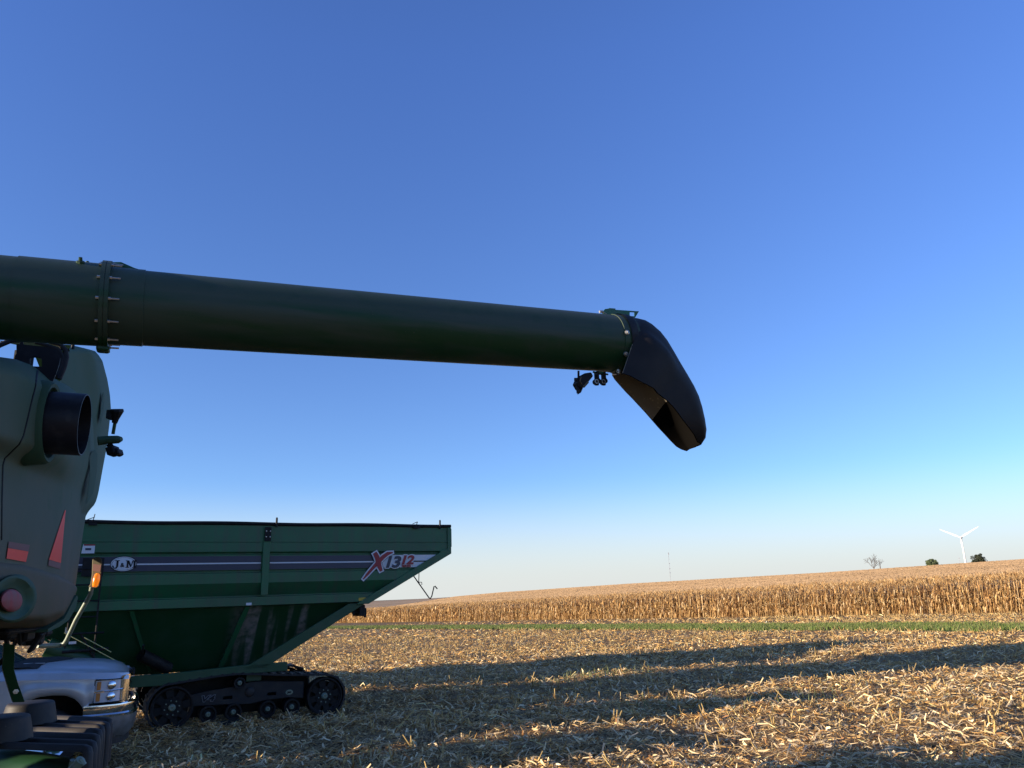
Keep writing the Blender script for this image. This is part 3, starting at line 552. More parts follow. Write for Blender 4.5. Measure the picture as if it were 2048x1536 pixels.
# the big slanted X with white edging
def brush(pts, wd):       # outline of a tapering brush stroke
    L_, R2 = [], []
    for i, (p, w2) in enumerate(zip(pts, wd)):
        a = np.array(pts[max(i-1, 0)]); b = np.array(pts[min(i+1, len(pts)-1)]); t = (b-a)/np.linalg.norm(b-a); n_ = np.array([-t[1], t[0]]); L_.append(tuple(np.array(p)+n_*w2)); R2.append(tuple(np.array(p)-n_*w2))
    return L_, R2
def stroke(name, pts, wd, m, y, grow=0.0):
    L_, R2 = brush(pts, [w2+grow for w2 in wd]); mb = MB(); n = len(pts)
    V = [(a, y, b) for a, b in L_]+[(a, y, b) for a, b in R2]; mb.add(V, [(i, i+1, n+i+1, n+i) for i in range(n-1)]); return mb.build(name, m, cart)
s1 = [(3.70, 2.69), (3.80, 2.80), (3.92, 2.93), (4.04, 3.05), (4.16, 3.17), (4.27, 3.245), (4.39, 3.27)]; w1 = [.012, .03, .035, .045, .045, .04, .012]
s2 = [(3.96, 3.265), (4.01, 3.18), (4.045, 3.07), (4.075, 2.96), (4.12, 2.86)]; w2_ = [.05, .055, .055, .05, .035]
def ext(p, k): p = [tuple(q_) for q_ in p]; a, b = np.array(p[0]), np.array(p[1]); c, d = np.array(p[-1]), np.array(p[-2]); p[0] = tuple(a+(a-b)/np.linalg.norm(a-b)*k); p[-1] = tuple(c+(c-d)/np.linalg.norm(c-d)*k); return p
for y, k, m in ((-.004, .038, 'navy'), (-.007, .027, 'white')):
    stroke('letter_edging', ext(s1, k), w1, M[m], y, k); stroke('letter_edging', ext(s2, k), w2_, M[m], y, k)
stroke('letter', s1, w1, M['red'], -.011); stroke('letter', s2, w2_, M['red'], -.014)
text('numeral_edging', '13', .36, M['white'], cart, facing(4.365, .011, 3.045), bold=.026, shear=.25, space=.92, width=.44)
text('numeral', '13', .34, M['navy'], cart, facing(4.365, .004, 3.045), bold=.014, shear=.25, space=.92, width=.37)
text('numeral_edging', '12', .30, M['white'], cart, facing(4.72, .011, 3.09), bold=.022, shear=.25, space=.92, width=.38)
text('numeral', '12', .27, M['red'], cart, facing(4.72, .004, 3.09), bold=.011, shear=.25, space=.92, width=.31)
text('lettering', 'SERIES', .062, M['red'], cart, facing(4.72, .004, 2.965), bold=.003, width=.22)
sheet('yellow_reflector', [(3.61, 2.30), (3.86, 2.30), (3.86, 2.235), (3.61, 2.235)], M['yellow'], -.006)
sheet('warning_label', [(-1.80, 3.45), (-1.60, 3.45), (-1.60, 3.28), (-1.82, 3.28)], M['white'], -.006); sheet('warning_label', [(-1.79, 3.45), (-1.60, 3.45), (-1.60, 3.425), (-1.79, 3.425)], M['red'], -.010)
sheet('warning_label', [(-1.76, 3.38), (-1.66, 3.38), (-1.66, 3.34), (-1.76, 3.34)], M['navy'], -.010)
sheet('label', [(1.24, 2.275), (1.35, 2.275), (1.35, 2.225), (1.24, 2.225)], M['white'], -.006)
# tarp bows and stops on the rim
for x, z0, z1 in ((1.77, 3.81, 4.01), (5.54, 3.80, 4.01)):
    MB().tube([(x, -.045, z0), (x, -.045, z1-.02), (x, -.045, z1)], [.022, .022, .015], 8).build('tarp_stop', M['black'], cart, smooth=True)
for x in (-1.68, 4.95):
    mb = MB(); mb.box((x, -.05, 3.83), (.15, .03, .05)); mb.tube([(x-.06, -.05, 3.83), (x, -.05, 3.90), (x+.02, -.05, 3.96+.06*(x < 0))], .009, 6); mb.tube([(x-.1, -.05, 3.91), (x+.02, -.05, 3.96)], .008, 6); mb.build('tarp_latch', M['black'], cart)
# crank handle hanging below the slope
mb = MB(); mb.tube([(4.90, .05, 2.76), (5.29, .05, 2.25), (5.325, .05, 2.23), (5.36, .05, 2.28), (5.42, .05, 2.50), (5.44, .05, 2.505), (5.50, .05, 2.44)], .014, 8); mb.tube([(5.05, .05, 2.88), (5.04, .05, 2.60), (5.08, .05, 2.53), (5.12, .05, 2.55), (5.11, .05, 2.60), (5.05, .05, 2.60)], .009, 6)
mb.build('crank_handle', M['black'], cart, smooth=True)
# rear light bracket
mb = MB(); mb.box((3.72, .3, 2.03), (.12, .5, .24), bev=.01); mb.box((3.55, .15, 2.06), (.05, .06, .22)); mb.box((3.80, .12, 1.98), (.05, .05, .2)); mb.box((3.36, .3, 2.02), (.18, .3, .16), bev=.02); mb.tube([(3.4, .2, 2.15), (3.5, .15, 2.0), (3.66, .14, 1.99), (3.72, .14, 2.1)], .015, 6)
mb.build('rear_light_bracket', M['black'], cart)
# chassis
mb = MB(); mb.prism([(-3.0, 1.03), (-.1, 1.01), (1.4, 1.07), (2.13, 1.07), (2.14, .90), (.9, .90), (-.1, .80), (-3.0, .82)], near, .02, .16); mb.prism([(-3.0, 1.03), (-.1, 1.01), (1.4, 1.07), (2.13, 1.07), (2.14, .90), (.9, .90), (-.1, .80), (-3.0, .82)], near, W_-.16, W_-.02)
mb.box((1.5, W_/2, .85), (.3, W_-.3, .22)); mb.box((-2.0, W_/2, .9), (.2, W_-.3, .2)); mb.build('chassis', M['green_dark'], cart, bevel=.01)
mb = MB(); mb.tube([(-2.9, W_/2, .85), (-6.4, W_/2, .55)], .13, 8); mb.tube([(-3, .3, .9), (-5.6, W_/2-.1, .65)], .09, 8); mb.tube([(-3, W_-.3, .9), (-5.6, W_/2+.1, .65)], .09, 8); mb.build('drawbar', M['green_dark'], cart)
# ladder at the front corner
mb = MB()
for x0, x1 in ((-1.87, -1.93), (-1.45, -1.43)): mb.tube([(x0, -.09, 3.05), (x1, -.12, 1.05)], .018, 6)
for k in range(7): z = 1.25+k*.29; mb.tube([(-1.92, -.11, z), (-1.44, -.11, z)], .016, 6)
mb.box((-1.60, -.10, 3.02), (.36, .02, .34)); mb.build('ladder', M['black'], cart)
mb = MB(); mb.tube([(-1.95, -.14, 1.52), (-1.2, -.14, 1.54)], .03, 6); mb.tube([(-1.93, -.14, 1.83), (-1.3, -.14, 1.83)], .02, 6); mb.tube([(-1.7, -.12, 1.85), (-1.25, -.12, 1.1)], .022, 6); mb.build('ladder_guard', M['black'], cart)
# folded unloading auger low at the front, with thin pale rods painted as its sunlit edges
mb = MB(); mb.tube([(-2.2, .02, 1.62), (-.95, .05, 1.10)], .17, 16); mb.build('folded_auger', M['funnel'], cart, smooth=True)
mb = MB(); mb.prism([(-1.35, 1.20), (-.72, 1.16), (-.72, 1.06), (-1.35, .95)], near, -.15, .3); mb.build('auger_boot', M['rubber'], cart)
mb = MB(); mb.tube([(-.60, .50, 1.36), (-.05, .78, 1.05)], .12, 14, cap=False); mb.tube([(-.6, .05, 1.56), (-.6, .2, 1.4)], .02, 6); mb.build('auger_elbow', M['black'], cart, smooth=True)
for p0, p1 in (((-1.95, -.18, 1.86), (-.80, -.18, 1.16)), ((-1.62, -.17, 1.76), (-1.15, -.17, 1.475))):
    MB().tube([p0, p1], .008, 6).build('auger_lit_edge', M['lit_edge'], cart)
mb = MB(); mb.box((-1.9, -.14, 1.86), (.06, .05, .06)); mb.box((-1.93, -.14, 1.90), (.02, .03, .1)); mb.build('line_clamp', M['zinc'], cart)
MB().tube([(-1.1, -.2, .98), (-.72, -.2, 1.035)], .008, 6).build('boot_edge', M['zinc'], cart)
sheet('serial_plate', [(-1.86, 1.70), (-1.74, 1.70), (-1.74, 1.655), (-1.86, 1.655)], M['white'], -.16)
# ---- tracks
def arc(cx, cz, r, a0, a1, n): return [(cx+r*math.cos(rad(a0+(a1-a0)*k/n)), cz+r*math.sin(rad(a0+(a1-a0)*k/n))) for k in range(n+1)]
def track(y0, y1, detail=True):
    tr = empty('track', (0, 0, 0)); tr.parent = cart
    path = arc(-.01, .40, .455, 270, 110, 14)+[(.45, .885), (.8, .915), (1.14, .93), (1.5, .90), (2.2, .83)]+arc(2.93, .35, .43, 85, -90, 16)
    # densify
    pts = []
    for i in range(len(path)):
        a = np.array(path[i]); b = np.array(path[(i+1) % len(path)]); L = np.linalg.norm(b-a); n = max(1, int(L/.06)); pts += [a+(b-a)*k/n for k in range(n)]
    pts = [p for i, p in enumerate(pts) if np.linalg.norm(p-pts[i-1]) > .004]; n = len(pts)
    nr = []
    for i in range(n): t = pts[(i+1) % n]-pts[i-1]; t /= np.linalg.norm(t); nr.append(np.array([-t[1], t[0]]))
    c = np.mean(pts, 0)
    if np.dot(nr[0], pts[0]-c) < 0: nr = [-q_ for q_ in nr]
    mb = MB(); rr = []
    for i in range(n+1):
        p = pts[i % n]; q_ = nr[i % n]; o = p+q_*.0; k = p-q_*.035; rr.append([(o[0], y0, o[1]), (o[0], y1, o[1]), (k[0], y1, k[1]), (k[0], y0, k[1])])
    mb.rings(rr); belt = mb.build('belt', M['rubber'], tr)
    mb = MB(); acc = 0.0
    for i in range(0, n, 3):          # tread lugs, staggered in two halves
        for h, (ya, yb) in enumerate(((y0-.004, (y0+y1)/2-.02), ((y0+y1)/2+.02, y1+.004))):
            j = (i+h) % n; p = pts[j]; q_ = nr[j]; t = np.array([q_[1], -q_[0]]); P = []
            for s_, e_ in ((-.024, -.002), (.024, -.002), (.016, .018), (-.016, .018)): P.append(p+t*s_+q_*e_)
            mb.add([(a[0], ya, a[1]) for a in P]+[(a[0]+.0, yb, a[1]) for a in P], [(0, 1, 2, 3), (7, 6, 5, 4), (0, 4, 5, 1), (1, 5, 6, 2), (2, 6, 7, 3), (3, 7, 4, 0)])
    mb.build('tread_lugs', M['rubber'], tr)
    yo = y0 if detail else y1; sg = 1 if detail else -1
    def wheel(cx, cz, r, big, nb):
        mb = MB(); A = (0, sg, 0)
        mb.lathe((cx, yo+sg*.01, cz), A, [(.0, r), (.0, r-.03), (.03, r-.035), (.05, r-.06), (.30, r-.06), (.30, r), (.0, r)], 36)
        if big: mb.lathe((cx, yo+sg*.17, cz), A, [(0, .001), (0, r*.8)], 24)
        if big:
            mb.lathe((cx, yo+sg*.06, cz), A, [(0, r*.52), (.02, r*.52), (.02, 0.001)], 32); mb.lathe((cx, yo+sg*.06, cz), A, [(0, .001), (0, r*.52)], 32)
            for k in range(8):
                a0 = k*math.pi/4+.2; V = [(cx+rr_*math.cos(a0+da), yo+sg*yy, cz+rr_*math.sin(a0+da)) for yy in (.06, .085) for rr_, da in ((r*.48, -.32), (r*.48, .32), (r-.05, .22), (r-.05, -.22))]
                mb.add(V, [(0, 1, 2, 3), (7, 6, 5, 4), (0, 4, 5, 1), (1, 5, 6, 2), (2, 6, 7, 3), (3, 7, 4, 0)])
        else:
            mb.lathe((cx, yo+sg*.05, cz), A, [(0, .001), (0, r*.5), (.02, r*.6), (.02, r-.03)], 24)
        wh = mb.build('wheel', M['black'], tr, smooth=True)
        mb = MB(); hr = .06 if big else .045; mb.lathe((cx, yo+sg*.06, cz), (0, -sg, 0), [(0, hr*1.15), (.035, hr), (.05, hr*.7), (.05, .02), (.03, .018), (.03, .001)], 20); mb.build('hub', M['pole'], wh, smooth=True)
        for k in range(nb):
            a = 2*math.pi*k/nb+.2; q2 = r*(.34 if big else .62); MB().lathe((cx+q2*math.cos(a), yo+sg*.055, cz+q2*math.sin(a)), (0, -sg, 0), [(0, .014), (.018, .013), (.019, .001)], 8).build('bolt', M['pole' if big else 'black'], wh)
    wheel(-.01, .385, .385, True, 8); wheel(2.93, .345, .365, True, 8)
    for cx, cz in ((.65, .205), (1.12, .205), (1.78, .20), (2.26, .195)): wheel(cx, cz, .158, False, 6)
    wheel(1.21, .735, .11, False, 5)
    if detail:
        mb = MB(); P = [(.30, .60), (.66, .66), (1.14, .70), (1.45, .76), (1.69, .77), (2.05, .70), (2.50, .66), (2.50, .29), (2.30, .34), (1.69, .34), (1.35, .26), (.98, .32), (.30, .36)]
        # plate with two slots, built as strips between stations
        xs = [.30, .92, 1.10, 1.77, 1.95, 2.50]
        top = lambda x: float(np.interp(x, [.3, .66, 1.14, 1.45, 1.69, 2.05, 2.5], [.58, .63, .67, .73, .73, .69, .66])); bot = lambda x: float(np.interp(x, [.3, .98, 1.35, 1.69, 2.3, 2.5], [.38, .36, .31, .37, .38, .34]))
        def col_(xa, xb, za, zb): mb.prism([(xa, za(xa)), (xb, za(xb)), (xb, zb(xb)), (xa, zb(xa))], near, yo+.10, yo+.16)
        for k in range(5):
            a, b = xs[k], xs[k+1]
            if k in (1, 3): col_(a, b, lambda x: .445, bot); col_(a, b, top, lambda x: .505)
            else: m2 = (a+b)/2; col_(a, m2, top, bot); col_(m2, b, top, bot)
        fr = mb.build('track_frame', M['frame_black'], tr)
        MB().prism([(.2, .1), (2.7, .1), (2.72, .74), (1.9, .80), (1.12, .885), (.5, .84), (.2, .70)], near, y1-.08, y1-.04).build('shade_backing', M['rubber'], tr)  # dark sheet added for the shade seen between belt and frame
        mb = MB(); mb.lathe((1.43, yo+.105, .55), (0, -1, 0), [(0, .10), (.03, .09), (.05, .06), (.05, .001)], 20); mb.build('pivot', M['plastic'], fr, smooth=True)
        text('lettering', 'V4', .15, M['dull_grey'], fr, facing(.62, yo+.092, .485), bold=.012, shear=.25, width=.27); text('lettering_inner', 'V4', .15, M['black'], fr, facing(.62, yo+.086, .485), bold=.003, shear=.25, width=.24)
        mb = MB(); mb.add([(a, yo+.094, b) for a, b in el(2.21, .475, .075, .05, 24)], [tuple(range(24))]); bg_ = mb.build('badge', M['pole'], fr); text('lettering', 'J&M', .045, M['black'], bg_, facing(2.21, yo+.088, .475), bold=.002)
    else:
        MB().box((1.45, y1-.2, .5), (2.2, .06, .3), bev=.03).build('track_frame', M['plastic'], tr)
    return tr
track(.0, .78); track(W_-.78, W_, False)
MB().box((1.43, W_/2, .5), (.22, W_-1.2, .22)).build('axle', M['green_dark'], cart)

# ================================================================== pickup truck
TO = np.array([-6.385, 12.25, 0.0])
tk = empty('pickup_truck', tuple(TO), rad(26)); tag(tk, 'silver pickup truck parked nose-out between the combine and the cart', 'pickup truck')
TW = 2.02; TC = TW/2
# hood and front wings: sections across the truck along x
def sec(x, zs, zt, yi, cr):     # zs side crease height, zt hood centre height, yi side inset, cr: shoulder height
    return [(x, yi+.03, .95), (x, yi, zs-.16), (x, yi+.005, zs), (x, yi+.05, zs+.09), (x, yi+.14, cr), (x, yi+.30, cr+.035), (x, yi+.42, zt-.01), (x, TC-.2, zt+.01), (x, TC, zt+.012),
            (x, TC+.2, zt+.01), (x, TW-yi-.42, zt-.01), (x, TW-yi-.30, cr+.035), (x, TW-yi-.14, cr), (x, TW-yi-.05, zs+.09), (x, TW-yi-.005, zs), (x, TW-yi, zs-.16), (x, TW-yi-.03, .95)]
S_ = [sec(-1.35, 1.30, 1.50, 0, 1.42), sec(-.9, 1.29, 1.51, 0, 1.415), sec(-.5, 1.265, 1.50, 0, 1.395), sec(-.2, 1.25, 1.48, .0, 1.37), sec(.05, 1.235, 1.455, .01, 1.34), sec(.22, 1.22, 1.42, .03, 1.31), sec(.32, 1.215, 1.38, .06, 1.285), sec(.40, 1.205, 1.32, .12, 1.26), sec(.44, 1.20, 1.25, .16, 1.23)]
mb = MB(); mb.rings([[p for p in s[2:-2]] for s in S_], closed=False); mb.add(S_[-1][2:-2], [tuple(range(len(S_[-1])-4))])
mb.build('hood', M['silver'], tk, smooth=True)
arch = [(-.99, .60), (-1.0, .75), (-.96, .90), (-.88, .99), (-.74, 1.045), (-.55, 1.055), (-.38, 1.04), (-.24, .97), (-.15, .86), (-.10, .74)]
def wing(y, sy):
    mb = MB(); topz = lambda x: float(np.interp(x, [-1.35, -.9, -.5, -.2, .05], [1.30, 1.29, 1.265, 1.25, 1.235]))
    pts = [(-1.35, .60), (-1.0, .60)]+arch[1:]+[(-.06, .92), (-.01, .92)]
    V = []; n = len(pts)
    bulge = lambda x, z: -sy*.03*math.exp(-((z-1.03)/.13)**2)
    xs = np.linspace(-1.35, -.01, 28)
    lower = lambda x: float(np.interp(x, [-1.35, -1.001]+[a for a, b in arch]+[-.08, -.01], [.60, .60]+[b for a, b in arch]+[.90, .90]))
    R_ = []
    for x in xs: lo = lower(x); hi = topz(x); R_.append([(x, y+sy*(.0 if f > .0 else .02)+(-sy*.028*math.sin(math.pi*min(1, f*1.2))*(1 if lo > .62 else .4)), lo+(hi-lo)*f) for f in np.linspace(0, 1, 10)])
    mb.rings(R_, closed=False)
    # folded arch lip
    for i in range(len(arch)-1): (a, b), (c, d) = arch[i], arch[i+1]; mb.add([(a, y+sy*.02, b), (c, y+sy*.02, d), (c, y+sy*.10, d), (a, y+sy*.10, b)], [(0, 1, 2, 3)])
    return mb.build('front_wing', M['silver'], tk, smooth=True)
wing(0, 1); wing(TW, -1)
# wheel well + front wheels
mb = MB(); mb.rings([[(a, .05, b) for a, b in arch], [(a, .75, b) for a, b in arch]], closed=False); mb.add([(a, .75, b) for a, b in arch], [tuple(range(len(arch)))]); mb.rings([[(a, TW-.05, b) for a, b in arch], [(a, TW-.75, b) for a, b in arch]], closed=False); mb.build('wheel_well', M['rubber'], tk)
def twheel(x, y, sy):
    mb = MB(); mb.lathe((x, y, .42), (0, sy, 0), [(0, .27), (.0, .36), (.03, .405), (.08, .42), (.2, .42), (.25, .40), (.27, .36), (.27, .27), (0, .27)], 32); w2 = mb.build('wheel', M['rubber'], tk, smooth=True)
    mb = MB(); mb.lathe((x, y+sy*.03, .42), (0, sy, 0), [(0, .27), (.03, .24), (.05, .08), (.0, .07), (0, .001)], 24); mb.build('rim', M['chrome'], w2, smooth=True)
for x in (-.56, -4.2):
    twheel(x, .06, 1); twheel(x, TW-.06, -1)
# body behind: doors, cab, box
mb = MB(); R_ = []
for x in (-1.35, -2.0, -3.3, -3.35, -5.4): R_.append([(x, .02, .50), (x, 0, .80), (x, -.0, 1.15), (x, .03, 1.36), (x, TW-.03, 1.36), (x, TW, 1.15), (x, TW, .8), (x, TW-.02, .50)])
mb.rings(R_, cap=(True, True)); mb.build('body', M['silver'], tk, bevel=.015)
for x in (-1.36, -2.33, -3.28): MB().box((x, -.003, .98), (.012, .008, .78)).build('door_gap', M['black'], tk)
mb = MB()        # greenhouse
roof = [(-1.95, .24), (-3.15, .22)]; base_ = [(-1.28, .05), (-3.32, .05)]
lo = [(-1.28, .06, 1.36), (-3.34, .06, 1.36), (-3.34, TW-.06, 1.36), (-1.28, TW-.06, 1.36)]; hi = [(-1.98, .24, 1.90), (-3.2, .22, 1.90), (-3.2, TW-.22, 1.90), (-1.98, TW-.24, 1.90)]
mb.add(lo+hi, [(0, 1, 5, 4), (1, 2, 6, 5), (2, 3, 7, 6)]); mb.build('window', M['glass'], tk)
wl0 = [(-1.28, .06, 1.38), (-1.12, .3, 1.45), (-1.02, .6, 1.495), (-.98, TC, 1.51), (-1.02, TW-.6, 1.495), (-1.12, TW-.3, 1.45), (-1.28, TW-.06, 1.38)]; wl1 = [(-1.98, .24, 1.90), (-1.88, .45, 1.92), (-1.82, .7, 1.93), (-1.80, TC, 1.935), (-1.82, TW-.7, 1.93), (-1.88, TW-.45, 1.92), (-1.98, TW-.24, 1.90)]
mb = MB(); mb.rings([wl0, [tuple((np.array(a)+np.array(b))/2+np.array([.03, 0, .03])) for a, b in zip(wl0, wl1)], wl1], closed=False); mb.build('windscreen', M['glass'], tk, smooth=True)
mb = MB(); mb.box((-2.5, TC, 1.94), (1.4, TW-.46, .05), bev=.02)
for a, b in ((0, 4), (1, 5), (2, 6), (3, 7)): mb.tube([lo[a], hi[a]], .035, 6)
mb.tube([(-2.3, .05, 1.36), (-2.4, .23, 1.9)], .03, 6); mb.build('roof', M['silver'], tk)
mb = MB(); mb.prism([(.5, 1.52), (1.52, 1.52), (1.45, 1.515), (.6, 1.515)], lambda a, b, d: (d, a, b), -1.30, -.72); mb.build('cowl', M['black'], tk)
def hoodz(x, y):
    xs_ = [s[0][0] for s in S_]; zs_ = [float(np.interp(min(y, TW-y), [p[1] for p in s[:9]], [p[2] for p in s[:9]])) for s in S_]; return float(np.interp(x, xs_, zs_))
mb = MB(); R_ = []
for v in np.linspace(0, 1, 24): yv = .2+v*(TW-.4); ye_ = min(yv, TW-yv); xf = float(np.interp(ye_, [.2, .36, .5, .8, 1.01], [-.80, -.76, -.60, -.40, -.38])); R_.append([(x, yv, hoodz(x, yv)+.007+(.02 if .4 < f < .95 else 0)) for f in (0, .2, .41, .6, .8, .96, 1) for x in (-1.34+(xf+1.34)*f,)])
mb.rings(R_, closed=False); mb.build('cowl_grille', M['plastic'], tk)
MB().tube([(-1.0, .36, 1.50), (-.72, .38, 1.49)], .010, 6).build('wiper', M['zinc'], tk)
# headlamp wraps round the corner
mb = MB(); hx = [(-.01, .0), (.12, -.005), (.22, .01), (.30, .045), (.36, .10), (.40, .18)]
mb.rings([[(a, b, .905) for a, b in hx], [(a, b, 1.06) for a, b in hx], [(a, b+.004, 1.215) for a, b in hx]], closed=False); hl = mb.build('headlamp', M['lampglass'], tk, smooth=True)
mb = MB(); mb.rings([[(-.018, -.006, z), (-.018, .02, z)] for z in (.895, 1.228)], closed=False); fr = [(a, b-.006) for a, b in hx]
mb.tube([(a, b, .90) for a, b in fr], .008, 6); mb.tube([(a, b, 1.222) for a, b in fr], .008, 6); mb.tube([(-.012, -.004, .9), (-.012, -.004, 1.222)], .008, 6); mb.build('lamp_surround', M['black'], hl)
mb = MB(); mb.tube([(a, b-.004, 1.055+.02*i/5) for i, (a, b) in enumerate(hx)], .010, 6); mb.build('chrome_strip', M['chrome'], hl)
for z in (1.14, .98): 
    mb = MB(); mb.box((.045, -.006, z), (.055, .012, .115), bev=.005); mb.build('indicator', M['orange'], hl)
    mb = MB(); mb.lathe((.22, .012, z), (.5, -.85, 0), [(0, .066), (.012, .05), (.018, .03), (.02, .001)], 20); mb.build('reflector_bowl', M['chrome'], hl, smooth=True)
# grille: chrome surround and black openings
mb = MB()
for z0, z1 in ((1.215, 1.27), (1.03, 1.085), (.885, .91)): mb.rings([[(.40, .16, z0), (.46, .22, z0), (.50, TC, z0), (.46, TW-.22, z0), (.40, TW-.16, z0)], [(.40, .16, z1), (.46, .22, z1), (.50, TC, z1), (.46, TW-.22, z1), (.40, TW-.16, z1)]], closed=False)
mb.rings([[(.34, .075, .90), (.41, .165, .90), (.45, .20, .90)], [(.34, .075, 1.26), (.41, .165, 1.27), (.45, .20, 1.27)]], closed=False)
mb.build('grille_surround', M['chrome'], tk, smooth=True)
mb = MB(); mb.rings([[(.37, .18, .90), (.44, .24, .90), (.47, TC, .90), (.44, TW-.24, .90), (.37, TW-.18, .90)], [(.37, .18, 1.24), (.44, .24, 1.24), (.47, TC, 1.24), (.44, TW-.24, 1.24), (.37, TW-.18, 1.24)]], closed=False); mb.build('grille', M['black'], tk)
# bumper
bx = [(-.13, -.02), (.10, -.03), (.30, .0), (.42, .07), (.52, .20), (.58, .5), (.60, TC), (.58, TW-.5), (.52, TW-.2), (.42, TW-.07), (.30, TW), (.10, TW+.03), (-.13, TW+.02)]
mb = MB(); prof = [(.88, -.03), (.87, .015), (.83, .02), (.75, .005), (.73, .02), (.70, .018)]
def ins(k): return [(a-(k if a > .3 else 0), b+(k if b < TC else -k)*(0 if .45 < a else 1)) for a, b in bx]
mb.rings([[(a, b, z) for a, b in ins(-k)] for z, k in prof], closed=False); mb.build('bumper', M['chrome'], tk, smooth=True)
mb = MB(); mb.rings([[(a, b, z) for a, b in ins(-k)][1:-1] for z, k in ((.72, .005), (.60, .01), (.47, -.02), (.40, -.08))], closed=False); mb.build('lower_bumper', M['silver_dark'], tk, smooth=True)
mb = MB(); mb.rings([[(a-.08, b+(.06 if b < TC else -.06), z) for a, b in bx[2:-2]] for z in (.46, .30)], closed=False); mb.build('air_dam', M['plastic'], tk)
mb = MB(); mb.box((-2.4, TC, .55), (5.6, 1.5, .35)); mb.build('underbody', M['rubber'], tk)

# ================================================================== combine harvester
NN = np.array([.945, .33, 0]); NN /= np.linalg.norm(NN); SD = np.array([-NN[1], NN[0], 0])
P0 = at(0, 1000, 4.8); PC = float(P0 @ NN)
def surf(px, py, o=0.0):
    d = ray(px, py); return O+d*((PC+o-O@NN)/(d@NN))
CB = np.array([-5.2, 5.6, 0.0])
cb = empty('combine_harvester', tuple(CB)); tag(cb, 'green combine harvester at the left with its unloading tube folded rearwards', 'combine')
def bd_(mb, name, m, parent=None, smooth=False, bevel=0, ang=None): return mb.build(name, m, parent or cb, CB, smooth, bevel, ang)
ytop = [(-400, 690), (-160, 702), (0, 714), (30, 718), (60, 729), (75, 738), (100, 752), (120, 763), (140, 774), (160, 790), (182, 812), (300, 812)]
sil = [(690, 184), (800, 184), (850, 187), (900, 190), (950, 182), (1000, 175), (1030, 171), (1060, 167), (1110, 160), (1170, 151), (1240, 140)]
def sst(a, b, x): t = min(1, max(0, (x-a)/(b-a))); return t*t*(3-2*t)
def omain(px, py, s, top):
    o = -.30*max(0, (s-.80)/.20)**2
    o -= .16*max(0, 1-(py-top)/34)**2
    yT = 868+.30*px; yB = 914+.42*px
    o += .10*(1-sst(yT-4, yB+6, py))
    o += .05*sst(yB, yB+150, py)
    o -= .035*math.exp(-((py-(1010-.1*px))/30)**2)*0
    d = math.hypot((px-100)/34, (py-848)/78); o += .018*(1-sst(.8, 1.9, d))
    return o
rows = np.concatenate([np.linspace(690, 830, 24), np.linspace(835, 1190, 60)]); ns = 64; mb = MB(); R_ = []
for py in rows:
    sx = interp(py, sil); r = []
    for s in np.linspace(0, 1, ns):
        px = -150+(sx+150)*s**.85; tp = interp(px, ytop); y = max(py, tp); r.append(tuple(surf(px, y, omain(px, y, s, tp))))
    back = np.array(r[-1])-NN*.7-SD*.05; r.append(tuple(back)); R_.append(r)
mb.rings(R_, closed=False); mb.rings([R_[0], [tuple(np.array(p)-NN*.9-np.array([0, 0, .05])) for p in R_[0]]], closed=False)
bd_(mb, 'rear_panel', M['hood'], smooth=True, ang=60)
# hump at the far rear corner
lft = [(690, 142), (705, 136), (735, 128), (765, 119), (800, 112), (1060, 104)]; rgt = [(690, 143), (693, 155), (697, 172), (702, 190), (711, 198), (722, 205), (745, 211), (760, 215), (790, 220), (820, 222), (860, 217.5), (900, 212.5), (940, 205), (985, 197), (1000, 193), (1008, 190), (1018, 181), (1030, 172), (1060, 167)]
mb = MB(); R_ = []
for py in np.concatenate([np.linspace(690, 730, 14), np.linspace(735, 1055, 44)]):
    a, b = interp(py, lft), interp(py, rgt); r = []
    for s in np.linspace(0, 1, 26):
        px = a+(b-a)*s; cr = 178+14*sst(690, 800, py)-30*sst(850, 1000, py); o = -.20+.035*sst(cr-24, cr+14, px)*(1-sst(760, 900, py)*.6)-.22*max(0, (s-.78)/.22)**2-.10*max(0, 1-(py-690)/16)**2
        o -= .05*math.exp(-((py-1000)/10)**2)*0
        r.append(tuple(surf(px, py, o)))
    r.append(tuple(np.array(r[-1])-NN*.75)); R_.append(r)
mb.rings(R_, closed=False); mb.rings([R_[0], [tuple(np.array(p)-NN*.8) for p in R_[0]]], closed=False); bd_(mb, 'rear_hood', M['hood'], smooth=True, ang=60)
def patch(name, pts, m, o, th=.004, parent=None):
    mb = MB(); A = [surf(px, py, o) for px, py in pts]; mb.add(A+[p-NN*th for p in A], [tuple(range(len(A))), tuple(range(len(A), 2*len(A)))[::-1]]); return bd_(mb, name, m, parent)
patch('paint_slot', [(207, 784), (209, 790), (208, 815), (204, 840), (201, 848), (200, 835), (202, 810), (205, 790)], M['hood_green'], -.155)
patch('paint_slot', [(183, 905), (190, 900), (195, 908), (194, 940), (187, 985), (178, 1000), (173, 1008), (178, 965), (180, 935), (178, 915)], M['hood_green'], -.11)
